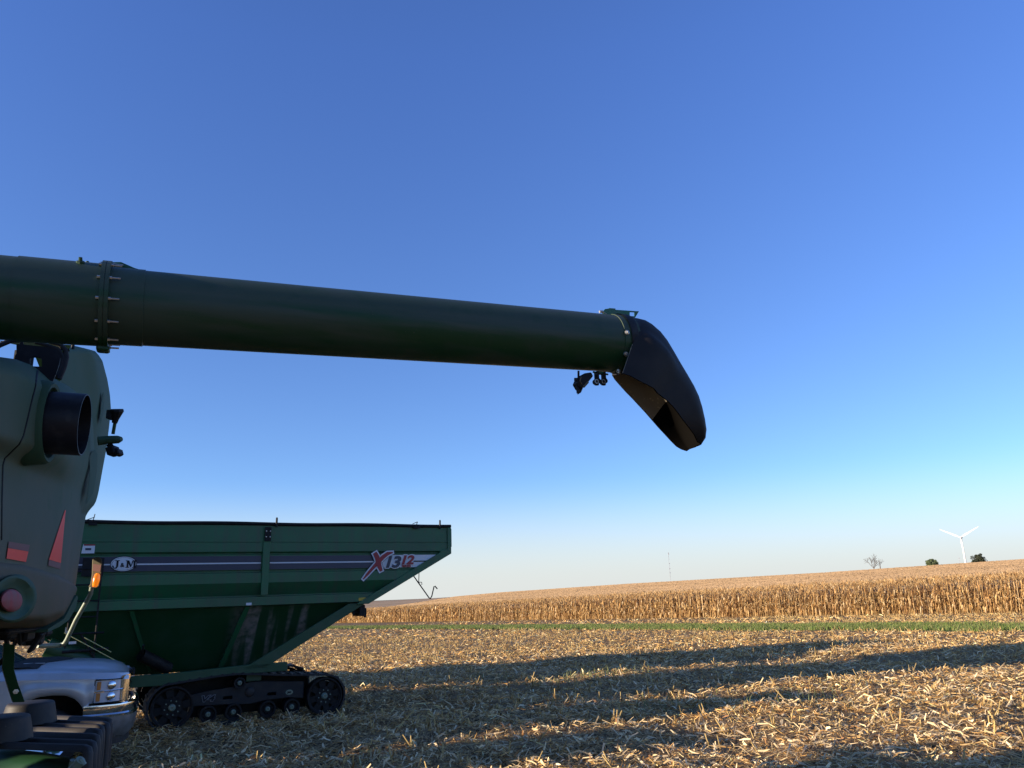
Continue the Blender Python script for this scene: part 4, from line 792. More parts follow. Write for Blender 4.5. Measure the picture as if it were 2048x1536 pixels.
# panel seam
def ribbon(name, pts, wpx, m, o, parent=None, r=.006):
    mb = MB(); mb.tube([surf(px, py, o) for px, py in pts], r, 6); return bd_(mb, name, m, parent)
def osurf(px, py):
    tp = interp(px, ytop); sx = interp(py, sil); s = max(0, (px+150)/(sx+150))**(1/.85); return omain(px, py, s, tp)
def ribbon2(name, pts, m, r=.006, lift=.001):
    P = []
    for (a, b), (c, d) in zip(pts[:-1], pts[1:]):
        for k in range(5): x = a+(c-a)*k/5; y = b+(d-b)*k/5; P.append(surf(x, y, osurf(x, y)+lift))
    mb = MB(); mb.tube(P, r, 6); return bd_(mb, name, m)
ribbon2('panel_seam', [(75, 742), (70, 775), (62, 805), (54, 840), (46, 872), (38, 888), (22, 904), (9, 916), (5, 930), (3, 1000), (2, 1100)], M['black'], .007, .0)
# exhaust
ec = surf(95, 845, .125); mb = MB()
mb.lathe(ec-NN*.05, NN, [(-.06, .30), (.055, .288), (.08, .270), (.075, .245), (.02, .225)], 48); bd_(mb, 'exhaust_collar', M['hood_green'], smooth=True)
mb = MB(); ax = (NN+np.array([0, 0, -.03])); mb.lathe(ec, ax, [(-.1, .216), (.225, .216), (.229, .214), (.229, .206), (.215, .205), (-.1, .205)], 48); bd_(mb, 'exhaust_pipe', M['pipe'], smooth=True)
mb = MB(); mb.lathe(ec-NN*.05, NN, [(0, .205), (0, .001)], 32); bd_(mb, 'exhaust_baffle', M['black'])
# decals on the rear
def decal(name, pts, m, lift=.006, parent=None):
    mb = MB(); A = [surf(px, py, osurf(px, py)+lift) for px, py in pts]; mb.add(A+[p-NN*.003 for p in A], [tuple(range(len(A))), tuple(range(len(A), 2*len(A)))[::-1]]); return bd_(mb, name, m, parent)
def fitted(name, top, bot, m, lift, nu=8, nv=14):     # quad patch that follows the panel; top/bot = (left, right) points
    R_ = []
    for v in np.linspace(0, 1, nv):
        l = np.array(top[0])*(1-v)+np.array(bot[0])*v; r = np.array(top[1])*(1-v)+np.array(bot[1])*v
        R_.append([tuple(surf(*(l*(1-u)+r*u), osurf(*(l*(1-u)+r*u))+lift)) for u in np.linspace(0, 1, nu)])
    mb = MB(); mb.rings(R_, closed=False); return bd_(mb, name, m, smooth=True)
fitted('warning_triangle', ((130, 1020), (131.5, 1020)), ((98, 1119), (122, 1126)), M['reflector'], .007)
fitted('triangle_border', ((98, 1119.5), (122, 1126.5)), ((96.5, 1131), (120.5, 1138)), M['reflector_dusty'], .007, nv=4)
fitted('red_reflector', ((16, 1096), (57, 1103)), ((13, 1117), (52, 1124)), M['reflector'], .007, nv=5)
fitted('reflector_border', ((18, 1083), (60, 1090)), ((16, 1095.5), (57, 1102.5)), M['reflector_dusty'], .007, nv=4)
mb = MB(); hp = [surf(48+2.2*math.cos(a)+.6*math.sin(a), 1069-5.6*math.sin(a), .04) for a in np.linspace(0, 2*math.pi, 17)]; mb.tube(hp, .004, 5); bd_(mb, 'key_hole', M['black'])
# lower shroud with tail lamp
yt2 = [(-160, 1117), (0, 1122), (40, 1126), (80, 1136), (110, 1147), (135, 1160), (150, 1170), (154, 1176)]; yb2 = [(-160, 1256), (0, 1256), (60, 1258), (92, 1256), (110, 1246), (128, 1237), (140, 1215), (150, 1192), (154, 1180)]
mb = MB(); R_ = []; N2 = 22
for px in np.concatenate([np.linspace(-150, 120, 40), np.linspace(124, 154, 12)]):
    a, b = interp(px, yt2), interp(px, yb2); sx = (px+150)/304; r = [tuple(surf(px, a, .0)-NN*.2)]
    for f in np.linspace(0, 1, N2):
        py = a+(b-a)*f; o = .085+.02*math.sin(f*math.pi)-.06*max(0, 1-f/.08)**2-.22*max(0, (f-.80)/.2)**1.5-.18*max(0, (sx-.85)/.15)**2
        r.append(tuple(surf(px, py, o)))
    r.append(tuple(np.array(r[-1])-NN*.5)); R_.append(r)
mb.rings(R_, closed=False); r0_ = R_[-1]; bd_(mb, 'lower_shroud', M['shroud'], smooth=True, ang=55)
lc = surf(24, 1200, .09); R_ = []
def ovl(cx, cy, rx, ry, o, n=36, sk=.0): return [tuple(surf(cx+rx*math.cos(t)+sk*math.sin(t), cy-ry*math.sin(t), o)) for t in np.linspace(0, 2*math.pi, n, endpoint=False)]
mb = MB(); mb.rings([ovl(27, 1197, 47, 49, .10, sk=5), ovl(27, 1197, 44, 46, .15, sk=5), ovl(27, 1198, 39, 42, .155, sk=4), ovl(24, 1200, 29, 32, .125, sk=3), ovl(22, 1200, 22, 24, .12)]); bd_(mb, 'lamp_recess', M['hood_green'], smooth=True, ang=60)
mb = MB(); mb.rings([ovl(22, 1201, 23, 23, .12), ovl(22, 1201, 22.5, 22.5, .15), ovl(22, 1201, 19, 19, .165), ovl(22, 1201, 11, 11, .175), ovl(22, 1201, .5, .5, .178)]); bd_(mb, 'tail_lamp', M['lens'], smooth=True)
mb = MB(); A = [(154, 1190), (156, 1196), (152, 1215), (138, 1240), (118, 1254), (95, 1264), (96, 1258), (128, 1238), (148, 1200)]; pa = [surf(x, y, -.02) for x, y in A]; mb.add(pa+[p-NN*.5 for p in pa], [tuple(range(9)), tuple(range(9, 18))[::-1]]+[(i, 9+i, 9+(i+1) % 9, (i+1) % 9) for i in range(9)]); bd_(mb, 'side_shield', M['hood_green'])
# dark works below the shroud
mb = MB()
for px, py, sx_, sy_, sz in ((10, 1262, .30, .9, .04), (44, 1270, .14, .25, .10), (66, 1275, .16, .14, .13), (86, 1266, .12, .2, .06), (14, 1272, .10, .2, .06)):
    p = surf(px, py, -.25); mb.box(p, (sx_, sy_, sz), Matrix.Rotation(.3, 3, 'Z'), bev=.02)
for k in range(7): a = surf(-20+k*14, 1258, -.2-.1*random.random()); b = surf(-10+k*13+random.uniform(-8, 8), 1288, -.3); mb.tube([a, (a+b)/2+rng.normal(0, .03, 3), b], .018, 6)
bd_(mb, 'underside_fittings', M['black'])
p = surf(73, 1284, -.1); MB().box(p-CB, (.03, .12, .17), Matrix.Rotation(.55, 3, 'Y') @ Matrix.Rotation(.3, 3, 'Z'), bev=.008).build('tow_latch', M['black'], cb)
# indicator arm on the far side
def fa(px, py, D=8.55): return at(px, py, D)
arm = empty('indicator_arm', (0, 0, 0)); arm.parent = cb
P = [fa(75, 1292, 8.35), fa(118, 1291), fa(128, 1288), fa(134, 1279), fa(152, 1240), fa(176, 1198), fa(181, 1188), fa(184, 1172)]
mb = MB(); mb.tube(P, .024, 12); mb.build('arm_tube', M['pole'], arm, CB, True)
hd = [(177, 1174), (181, 1168), (184, 1150), (185, 1120), (188, 1115), (198, 1114), (203, 1118), (204, 1128), (202, 1150), (198, 1172), (192, 1176)]
nv = np.array([.5, -.86, 0]); A = [fa(x, y) for x, y in hd]; mb = MB(); n = len(A); mb.add([p+nv*.03 for p in A]+[p-nv*.04 for p in A], [tuple(range(n)), tuple(range(n, 2*n))[::-1]]+[(i, n+i, n+(i+1) % n, (i+1) % n) for i in range(n)]); mb.build('marker_plate', M['shroud'], arm, CB, bevel=.005)
A = [fa(x, y) for x, y in [(186, 1128), (202, 1130), (200, 1144), (185, 1142)]]; mb = MB(); mb.add([p+nv*.036 for p in A], [(0, 1, 2, 3)]); mb.build('marker_reflector', M['reflector_dusty'], arm, CB)
c = fa(190.5, 1160)+nv*.06; mb = MB(); mb.lathe(c+np.array([0, 0, -.075]), (0.12, 0, 1), [(0, .001), (0, .022), (.03, .032), (.08, .036), (.13, .027), (.145, .014), (.147, .001)], 14); mb.build('amber_lamp', M['amber'], arm, CB, True)
# work-light bracket and camera on the hump
mb = MB(); D_ = 8.05
def fb(px, py, D=D_): return at(px, py, D)
mb.tube([fb(196, 882, 8.0), fb(215, 880), fb(236, 879), fb(243, 878)], [.058, .055, .052, .03], 10, flat=.8); fbk = empty('camera_bracket', (0, 0, 0)); fbk.parent = cb
mb.build('bracket_arm', M['hood'], fbk, CB, True)
mb = MB(); mb.tube([fb(226, 868), fb(230, 845), fb(231, 838)], .018, 8); mb.build('bracket_post', M['green_dark'], fbk, CB, True)
mb = MB(); mb.tube([fb(229, 846), fb(231, 838), fb(233, 828), fb(234, 822), fb(234, 818)], [.028, .035, .055, .07, .062], 8); mb.box(fb(222, 830), (.05, .1, .09)); mb.build('beacon_mount', M['black'], fbk, CB)
mb = MB(); mb.box(fb(226, 902), (.09, .14, .10), Matrix.Rotation(-.35, 3, 'Y'), bev=.015); mb.box(fb(236, 905), (.06, .12, .07), Matrix.Rotation(-.35, 3, 'Y'), bev=.01); mb.tube([fb(218, 888), fb(226, 900)], .03, 8); mb.build('rear_camera', M['black'], fbk, CB)
# hydraulic block with arch-shaped hole, and hoses, between body and tube
Db = 5.7; fnv = np.array([.45, -.89, 0]); poly = [(28, 726), (30, 712), (33, 708), (33, 690), (40, 688), (41, 683), (46, 683), (48, 690), (118, 697), (124, 700), (122, 712), (118, 730), (112, 748), (105, 765), (60, 745), (28, 735)]
hole = [(60, 733), (60, 722), (62, 717), (67, 715), (76, 715), (81, 717), (84, 723), (84, 735)]
mb = MB()
CN = np.array([.62, -.785, 0]); CP0 = at(80, 720, Db)
def fd(px, py, D=Db):
    d = ray(px, py); return O+d*((CP0-O)@CN/(d@CN))*(D/Db)
strp = [[(28, 726), (30, 712), (33, 708), (33, 690), (40, 688), (41, 683), (46, 683), (48, 690), (60, 691), (60, 745), (28, 735)], [(60, 691), (84, 693.5), (84, 720), (81, 716), (76, 714), (67, 714), (62, 716), (60, 720)], [(60, 733), (84, 734), (84, 756), (60, 745)], [(84, 693.5), (118, 697), (124, 700), (122, 712), (118, 730), (112, 748), (105, 765), (84, 756)]]
for pl_ in strp:
    A = [fd(x, y) for x, y in pl_]; n = len(A); mb.add([p+fnv*.01 for p in A]+[p-fnv*.02 for p in A], [tuple(range(n)), tuple(range(n, 2*n))[::-1]]+[(i, n+i, n+(i+1) % n, (i+1) % n) for i in range(n)])
mb.box(fd(106, 722)-fnv*.10, (.08, .12, .2), bev=.01); mb.box(fd(44, 716)-fnv*.10, (.06, .14, .14)); bd_(mb, 'cradle_block', M['black'])
mb = MB(); mb.tube([fd(-30, 706), fd(0, 690), (fd(22, 681)), fd(60, 679), fd(98, 682), fd(120, 689), fd(131, 700), fd(133, 715), fd(128, 735), fd(118, 758)], .019, 10); bd_(mb, 'hydraulic_hose', M['rubber'], smooth=True)
mb = MB(); mb.tube([fd(70, 684), fd(98, 692), fd(116, 698), fd(126, 712), fd(124, 732), fd(116, 752)], .014, 8); bd_(mb, 'hydraulic_hose', M['rubber'], smooth=True)
mb = MB(); mb.tube([fd(112, 705, 5.9), fd(127, 726, 5.9), fd(126, 745, 5.9)], .012, 8); bd_(mb, 'hydraulic_hose', M['rubber'], smooth=True)
mb = MB(); mb.tube([fd(141, 682), fd(146, 690), fd(146, 698)], .012, 8); mb.tube([fd(132, 702), fd(138, 700)], .012, 6); bd_(mb, 'stay_rod', M['black'])
# strap down to the tailboard
poly = [(8, 1286), (30, 1290), (29, 1315), (28, 1338), (36, 1366), (50, 1404), (26, 1405), (14, 1368), (5, 1338), (6, 1312)]
mb = MB(); A = [at(x, y, 5.7) for x, y in poly]; n = len(A); mb.add(A+[p+np.array([-.04, .05, 0]) for p in A], [tuple(range(n)), tuple(range(n, 2*n))[::-1]]+[(i, n+i, n+(i+1) % n, (i+1) % n) for i in range(n)]); st = bd_(mb, 'tailboard_strap', M['green_dark'], bevel=.004)
mb = MB(); mb.lathe(at(32, 1383, 5.68), (.4, -.9, 0), [(0, .02), (.015, .018), (.016, .001)], 6); mb.build('bolt', M['zinc'], st, CB)
mb = MB(); mb.tube([at(-10, 1335, 5.75), at(14, 1312, 5.72)], .02, 8); bd_(mb, 'strap_rod', M['black'])
# tailboard: two rotor cones and a ribbed black deflector
tb = empty('tailboard', (0, 0, 0)); tb.parent = cb
def tz_(px, py, z): return onz(px, py, z)
c1 = onz(0, 1480, 1.22); c2 = onz(57, 1446, 1.22)
for c, s in ((c1, 1.0), (c2, 1.0)):
    c = np.array(c)
    k = {0: 1}; r_ = (.215 if c is not None else .2)
    mb = MB(); mb.lathe((c[0], c[1], 1.22), (0, 0, 1), [(0, .24), (.08, .224), (.16, .205), (.176, .200), (.186, .190), (.19, .175), (.19, .001)], 44); mb.build('rotor_cone', M['plastic'], tb, CB, True, 0, 60)
ys = [(1437, 219, 1491), (1446, 214, 1496), (1453, 204, 1502), (1461, 198, 1512), (1471, 194, 1524), (1483, 187, 1537), (1493, 178, 1550)]
ends = [(219, 1441), (214, 1449), (203, 1455), (198, 1463), (194, 1474), (187, 1487), (178, 1497)]
mb = MB(); base_r = []
prev = None
for i, (ex, ey) in enumerate(ends):
    e = onz(ex, ey, 1.2); sft = onz(ys[i][1]-130-i*8, ys[i][0]-2, 1.2); d = (e-sft)/np.linalg.norm(e-sft); L0 = e-d*(1.0+.05*i)
    z = np.array([0, 0, 1.]); w3 = np.array([-d[1], d[0], 0]); R_ = []
    path = [(L0, 0), (e-d*.05, 0), (e-d*.012-z*.01, .6), (e-z*.045, 1.2), (e+d*.006-z*.15, 1.5), (e+d*.01-z*.36, 1.5)]
    for j, (p, bnd) in enumerate(path):
        a = math.pi/2*min(1, bnd/1.5) ; upv = z*math.cos(a)+d*math.sin(a); h, wd = .028, .038
        R_.append([tuple(p+w3*wd-upv*.02), tuple(p+w3*wd*.7+upv*h*.85), tuple(p+w3*wd*.3+upv*h), tuple(p-w3*wd*.3+upv*h), tuple(p-w3*wd*.7+upv*h*.85), tuple(p-w3*wd-upv*.02)])
    mb2 = MB(); mb2.rings(R_, cap=(True, True)); mb2.build('deflector_rib', M['plastic'], tb, CB, True, 0, 60)
    base_r.append([tuple(L0-z*.012), tuple(e-d*.05-z*.012), tuple(e-d*.02-z*.04), tuple(e-d*.012-z*.36)])
mb = MB(); mb.rings(base_r, closed=False); mb.build('deflector_plate', M['plastic'], tb, CB)
# green housing under the tailboard
q0, q1, q2, q3 = onz(-60, 1500, 1.12), onz(20, 1500, 1.12), onz(150, 1500, .95), onz(165, 1530, .80)
mb = MB(); R_ = []
for t in np.linspace(0, 1, 14):
    c = onz(-80+250*t, 1506+30*t**2-14*t*(1-t), 1.06-.10*t); R_.append([tuple(c+SD*.45+np.array([0, 0, -.04])), tuple(c+SD*.2+np.array([0, 0, .0])), tuple(c), tuple(c-SD*.12+np.array([0, 0, -.06])), tuple(c-SD*.2+np.array([0, 0, -.2])), tuple(c-SD*.22+np.array([0, 0, -.7]))])
mb.rings(R_, closed=False); bd_(mb, 'chopper_housing', M['green_dark'], smooth=True)
mb = MB(); mb.tube([at(145, 1540, 5.5), at(162, 1520, 5.5)], .035, 12); mb.tube([at(140, 1542, 5.5), at(145, 1520, 5.5)], .018, 8); mb.tube([at(160, 1518, 5.5), at(168, 1530, 5.5)], .02, 8); bd_(mb, 'housing_linkage', M['pole'], smooth=True)
# body core, mostly out of the frame: hull, axle and wheels
near_c = surf(-150, 1000); far_c = surf(150, 1000); mid = (near_c+far_c)/2
def hull(o1, o2, s1, s2, z1, z2, name, m):
    mb = MB(); A = [mid-NN*o1+SD*s1, mid-NN*o1+SD*s2, mid-NN*o2+SD*s2, mid-NN*o2+SD*s1]; mb.add([(p[0], p[1], z) for z in (z1, z2) for p in A], [(3, 2, 1, 0), (4, 5, 6, 7), (0, 1, 5, 4), (1, 2, 6, 5), (2, 3, 7, 6), (3, 0, 4, 7)]); return bd_(mb, name, m, bevel=.05)
hull(.75, 5.5, -1.35, 1.35, 2.0, 3.3, 'side_body', M['green']); hull(2.4, 5.5, -.6, 1.1, 1.0, 1.98, 'straw_housing', M['green_dark']); hull(1.5, 5.6, -1.5, -.62, .8, 2.4, 'cone_shade_box', M['green_dark'])  # last box is added out of view to keep sun off the rotor cones
for s in (-1.25, 1.30):
    c = mid-NN*3.2+SD*s; c[2] = .72; mb = MB(); mb.lathe(c-SD*.22, SD, [(0, .36), (0, .55), (.04, .68), (.1, .72), (.34, .72), (.40, .68), (.44, .55), (.44, .36), (0, .36)], 40); wv = bd_(mb, 'rear_wheel', M['rubber'], smooth=True)
    mb = MB(); mb.lathe(c-SD*.15, SD, [(0, .36), (.05, .33), (.1, .12), (.2, .12), (.25, .33), (.3, .36)], 28); mb.build('rim', M['yellow'], wv, CB, True)
a, b = mid-NN*3.2-SD*1.2, mid-NN*3.2+SD*1.2; MB().tube([(a[0]-CB[0], a[1]-CB[1], .8), (b[0]-CB[0], b[1]-CB[1], .8)], .12, 10).build('rear_axle', M['black'], cb)

hull(3.0, 6.2, 1.36, 1.9, 1.7, 3.0, 'rib_shade_box', M['green_dark'])  # unseen box added to block the sun from the deflector ribs
# forward part of the machine, outside the frame: grain tank, cab, front wheels, corn head
hull(3.0, 6.6, -1.5, 1.5, 3.3, 4.25, 'grain_tank', M['green']); hull(5.5, 7.6, -1.6, 1.6, 1.5, 3.3, 'front_body', M['green']); hull(7.62, 9.2, -1.0, 1.0, 1.9, 3.8, 'cab', M['glass']); hull(7.55, 9.5, -1.1, 1.1, 3.81, 4.0, 'cab_roof', M['green'])
for s in (-2.55, -1.75, 1.8, 2.6):
    c = mid-NN*6.9+SD*s; c[2] = 1.04; mb = MB(); mb.lathe(c-SD*.3, SD, [(0, .5), (0, .85), (.06, 1.01), (.12, 1.05), (.48, 1.05), (.54, 1.01), (.6, .8), (.6, .5), (0, .5)], 40); wv = bd_(mb, 'front_wheel', M['rubber'], smooth=True)
    mb = MB(); mb.lathe(c-SD*.2, SD, [(0, .5), (.06, .45), (.12, .15), (.28, .15), (.34, .45), (.4, .5)], 28); mb.build('rim', M['yellow'], wv, CB, True)
a, b = mid-NN*6.9-SD*2.4, mid-NN*6.9+SD*2.4; MB().tube([(a[0]-CB[0], a[1]-CB[1], 1.0), (b[0]-CB[0], b[1]-CB[1], 1.0)], .2, 10).build('front_axle', M['black'], cb)
hull(9.6, 10.6, -3.1, 3.1, .35, 1.35, 'corn_head', M['green'])
for k in range(9):
    s = -3.0+k*.75; c = mid-NN*10.6+SD*s; R_ = [[tuple(c+SD*x_*(1-f)+np.array([0, 0, z_*(1-.75*f)+.1])-NN*1.5*f) for x_, z_ in ((-.24, .0), (-.18, .55), (0, .75), (.18, .55), (.24, 0))] for f in (0, .4, .8, 1)]
    for q_ in R_: 
        for i_, p_ in enumerate(q_): q_[i_] = (p_[0], p_[1], p_[2]-c[2])
    mb = MB(); mb.rings(R_, closed=False, cap=(True, True)); bd_(mb, 'row_snout', M['green'], smooth=True)

# ---- unloading tube
TA = at(0, 595, 4.77); TB = at(1240, 688, 6.65); TD = (TB-TA)/np.linalg.norm(TB-TA)
def pj(P): v = P-O; d = v@fw; return 1024+F*(v@rv)/d
def tl(px):
    a, b = -12., 12.
    lo_, hi_ = -3.0, 6.5
    for _ in range(50):
        m_ = (lo_+hi_)/2
        if pj(TA+TD*m_) < px: lo_ = m_
        else: hi_ = m_
    return (lo_+hi_)/2
tU = np.cross(np.cross(TD, [0, 0, 1]), TD); tU /= np.linalg.norm(tU); tS = np.cross(TD, tU)   # up and side of the tube (tS towards the camera?)
if tS @ (O-TA) < 0: tS = -tS
ut = empty('unloading_tube', (0, 0, 0)); ut.parent = cb
t1, tf, t2, t3, t4 = tl(36), tl(212), tl(288), tl(1219), tl(1250)
mb = MB(); mb.lathe(TA, TD, [(-3.2, .262), (t1, .262), (t1+.001, .268), (tf-.02, .268), (tf-.02, .23)], 64); mb.build('inner_tube', M['tube'], ut, CB, True)
mb = MB(); mb.lathe(TA, TD, [(tf+.02, .23), (tf+.02, .254), (t2, .254), (t2+.003, .249), (t3, .245), (t3+.002, .251), (t4, .251), (t4, .243), (t4-.4, .24)], 64); mb.build('outer_tube', M['tube'], ut, CB, True)
mb = MB(); mb.lathe(TA, TD, [(tf-.026, .25), (tf-.026, .290), (tf-.002, .290), (tf-.002, .285), (tf+.002, .285), (tf+.002, .290), (tf+.026, .290), (tf+.026, .24)], 64); fl = mb.build('flange', M['tube'], ut, CB, True)
for k in range(12):
    a = 2*math.pi*(k+.35)/12; r = tU*math.cos(a)+tS*math.sin(a); c = TA+TD*tf+r*.276
    MB().tube([c-TD*.044, c-TD*.026], .010, 6).build('bolt', M['zinc'], fl, CB); mb = MB(); mb.tube([c+TD*.026, c+TD*.040], .010, 6); mb.tube([c+TD*.04, c+TD*.088], .0055, 6); mb.build('bolt', M['zinc'], fl, CB)
mb = MB(); c = TA+TD*tf-tU*.30; mb.box(c, (.075, .09, .03), Matrix.Rotation(.42, 3, 'Z'), bev=.008); mb.build('hinge_foot', M['tube'], fl, CB)
def tp(px, up, side=0.0, o=0.0): return TA+TD*(tl(px)+o)+tU*up+tS*side
mb = MB(); mb.tube([tp(214, .292, -.04), tp(235, .300, -.04), tp(262, .276, -.04), tp(300, .258, -.04), tp(312, .248, -.04)], [.03, .03, .022, .012, .006], 8); mb.box(tp(218, .285, -.04), (.12, .08, .05), Matrix.Rotation(.42, 3, 'Z'), bev=.01); mb.build('hose_guard', M['green_dark'], ut, CB)
for px, sd_, up in ((168, -.02, .268), (160, .16, .215)): 
    mb = MB(); c = tp(px, up, sd_); nrm = (c-tp(px, 0, 0)); nrm /= np.linalg.norm(nrm); mb.lathe(c, nrm, [(-.01, .028), (.01, .024), (.014, .012), (.035, .011), (.036, .001)], 8); mb.build('bolt', M['tube'], ut, CB)
for px in (427, 633, 870, 907): mb = MB(); c = tp(px, .249 if px < 700 else .247); mb.lathe(c, tU, [(-.01, .012), (.008, .01), (.009, .001)], 6); mb.build('rivet', M['tube'], ut, CB)
# bracket plate on top of the tube's end
mb = MB()
def onplane_side(px, py, s):       # point where the view ray meets the tube's mid plane shifted by s
    d = ray(px, py); n = tS; return O+d*(((TA+tS*s)-O)@n/(d@n))
strp = [[(1207, 622), (1210, 618), (1218, 617), (1218, 616), (1231, 617), (1231, 619.5), (1254, 621), (1255, 634), (1234, 634), (1222, 632), (1215, 631), (1208, 628)], [(1254, 621), (1269, 622), (1269, 624.5), (1259.5, 624), (1259.5, 632), (1269, 632.5), (1269, 634.8), (1255, 634)], [(1269, 622), (1278, 622.5), (1270.5, 635), (1269, 634.8)]]
for pl_ in strp:
    A = [onplane_side(x, y, .06) for x, y in pl_]; n = len(A); mb.add(A+[p-tS*.006 for p in A], [tuple(range(n)), tuple(range(n, 2*n))[::-1]]+[(i, n+i, n+(i+1) % n, (i+1) % n) for i in range(n)])
mb.box(onplane_side(1223, 635, .065), (.05, .03, .04), Matrix.Rotation(.42, 3, 'Z')); mb.build('light_plate', M['green'], ut, CB)
mb = MB(); mb.tube([onplane_side(1199, 623.5, .05), onplane_side(1204, 623, .05), onplane_side(1212, 629, .05)], .012, 6); mb.build('plate_bolt', M['zinc'], ut, CB)
# camera, work lights below the tube's end
def lo(px, py, s=.0): return onplane_side(px, py, s)
mb = MB(); mb.tube([lo(1157, 742), lo(1157, 758), lo(1154, 762), lo(1154, 776), lo(1157, 788), lo(1160, 784), lo(1165, 772), lo(1172, 760)], .010, 6); mb.box(lo(1152, 759), (.03, .03, .022)); mb.tube([lo(1156, 775), lo(1157, 786)], .018, 6); mb.build('camera_cable', M['rubber'], ut, CB)
mb = MB(); A = [lo(x, y, .05) for x, y in ((1170, 746), (1183, 744), (1187, 752), (1174, 768), (1163, 776), (1156, 764), (1161, 753))]; n = len(A); mb.add(A+[p-tS*.1 for p in A], [tuple(range(n)), tuple(range(n, 2*n))[::-1]]+[(i, n+i, n+(i+1) % n, (i+1) % n) for i in range(n)]); mb.build('spout_camera', M['black'], ut, CB, bevel=.008)
mb = MB(); mb.tube([lo(1162, 754, .056), lo(1160, 762, .056), lo(1164, 769, .056)], .004, 5); mb.tube([lo(1167, 774, .056), lo(1176, 764, .056)], .010, 6); mb.build('camera_hood', M['shroud'], ut, CB)
for px in (1193.3, 1207):
    py0 = 744+(px-1193)*.05; mb = MB(); mb.box(lo(px, 751), (.02, .05, .06), Matrix.Rotation(.42, 3, 'Z')); mb.tube([lo(px, 750), lo(px, 770)], .020, 8); mb.lathe(lo(px, 763, .0), tS, [(-.03, .001), (-.03, .024), (.03, .024), (.03, .001)], 16); wl = mb.build('work_light', M['black'], ut, CB)
    mb = MB(); mb.lathe(lo(px, 763, .034), tS, [(0, .019), (.003, .019), (.003, .013), (0, .013)], 16); mb.build('light_ring', M['zinc'], wl, CB)
mb = MB(); mb.tube([lo(1186, 744), lo(1216, 749)], .008, 6); mb.box(lo(1199, 746), (.07, .04, .02), Matrix.Rotation(.42, 3, 'Z')); mb.build('light_rail', M['green_dark'], ut, CB)
# ---- rubber spout: U-shaped hood bending down, open on its underside
sp_sp = [(1256, 638), (1266, 639.5), (1279, 642.5), (1292, 650), (1308, 664), (1321, 681), (1334, 704), (1347, 728), (1361, 752), (1374, 775), (1384, 797), (1391, 820), (1397, 845), (1401, 866), (1400, 882), (1394, 893)]
sp_n = [(1246, 746), (1250, 749), (1256, 753), (1265, 760), (1277, 767), (1290, 773), (1303, 779), (1315, 786), (1326, 794), (1337, 803), (1347, 813), (1357, 826), (1367, 840), (1378, 854), (1389, 869), (1396, 884)]
sp_f = [(1224, 751), (1226, 754), (1229, 759), (1235, 766), (1243, 775), (1252, 785), (1263, 796), (1276, 810), (1290, 825), (1303, 840), (1316, 855), (1330, 870), (1341, 882), (1352, 893), (1362, 899), (1373, 902.5)]
wdt = [.258, .258, .258, .258, .257, .255, .252, .25, .247, .243, .238, .23, .215, .19, .155, .10]
outer = []; inner = []; nS = 40
for t_ in (tl(1231), tl(1245)):
    c = TA+TD*t_; r = [c-tU*.260*math.cos(2*math.pi*k/nS)+tS*.260*math.sin(2*math.pi*k/nS) for k in range(nS+1)]; outer.append(r); inner.append([c+(p-c)*.95 for p in r])
for i, ((sx_, sy_), (nx, ny), (fx_, fy_), w3) in enumerate(zip(sp_sp, sp_n, sp_f, wdt)):
    S0 = onplane_side(sx_, sy_, 0); r = []; q = []
    for k in range(nS+1):
        th = math.pi*(k/nS); side = math.cos(th); f = 1-abs(math.sin(th)); lip = onplane_side(nx, ny, w3)-tS*w3 if side >= 0 else onplane_side(fx_, fy_, -w3)+tS*w3
        ax_ = lip-S0; g_ = (1-(1-min(1, f/.5))**2)**.5 if f < .5 else 1.0; sd3 = np.sign(side)*g_
        blg = .05*sst(.30, .38, f)*(1-sst(5.5, 7.2, i))*sst(0, 3.5, i) if side > 0 else 0.0
        p = S0+ax_*f+tS*(sd3*w3+blg); r.append(p); c_ = S0+ax_*.5; v_ = c_-p; ln = np.linalg.norm(v_); q.append(p-tS*sd3*.012+(ax_/np.linalg.norm(ax_))*.012*(1-min(1, f/.5)))
    outer.append(r); inner.append(q)
# the near side wall is cut away towards the tip
mb = MB(); K = len(outer); cut = [0, 0, 0, .0, .02, .04, .06, .09, .12, .16, .20, .24, .26, .28, .28, .28]
mb = MB(); mb.rings([[tuple(p) for p in r] for r in outer], closed=False); sp = mb.build('spout', M['spout'], ut, CB, True, 0, 70)
KT = 11
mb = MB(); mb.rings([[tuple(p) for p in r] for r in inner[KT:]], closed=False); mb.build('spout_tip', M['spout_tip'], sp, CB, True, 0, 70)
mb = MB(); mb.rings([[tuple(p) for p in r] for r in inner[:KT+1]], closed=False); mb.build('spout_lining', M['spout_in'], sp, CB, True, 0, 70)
mb = MB(); mb.rings([[tuple(r[0]), tuple(q[0])] for r, q in zip(outer, inner)], closed=False); mb.rings([[tuple(r[-1]), tuple(q[-1])] for r, q in zip(outer, inner)], closed=False); mb.rings([[tuple(p) for p in outer[-1]], [tuple(p) for p in inner[-1]]], closed=False); mb.build('spout_rim', M['spout_tip'], sp, CB)
for px, py in ((1254, 665), (1252, 708), (1237, 742)):
    d = ray(px, py); c = TA+TD*tl(px); # nearest point on a cylinder of radius .262 round the axis
    w_ = O-TA; a0 = w_-TD*(w_@TD); b0 = d-TD*(d@TD); A2 = b0@b0; B2 = 2*a0@b0; C2 = a0@a0-.262**2; disc = max(0, B2*B2-4*A2*C2); t_ = (-B2-disc**.5)/(2*A2); p = O+d*t_
    q = p-TA; n_ = q-TD*(q@TD); n_ /= np.linalg.norm(n_); mb = MB(); mb.lathe(p, n_, [(-.01, .02), (.008, .019), (.012, .010), (.02, .009), (.021, .001)], 10); mb.build('bolt', M['zinc'], sp, CB)
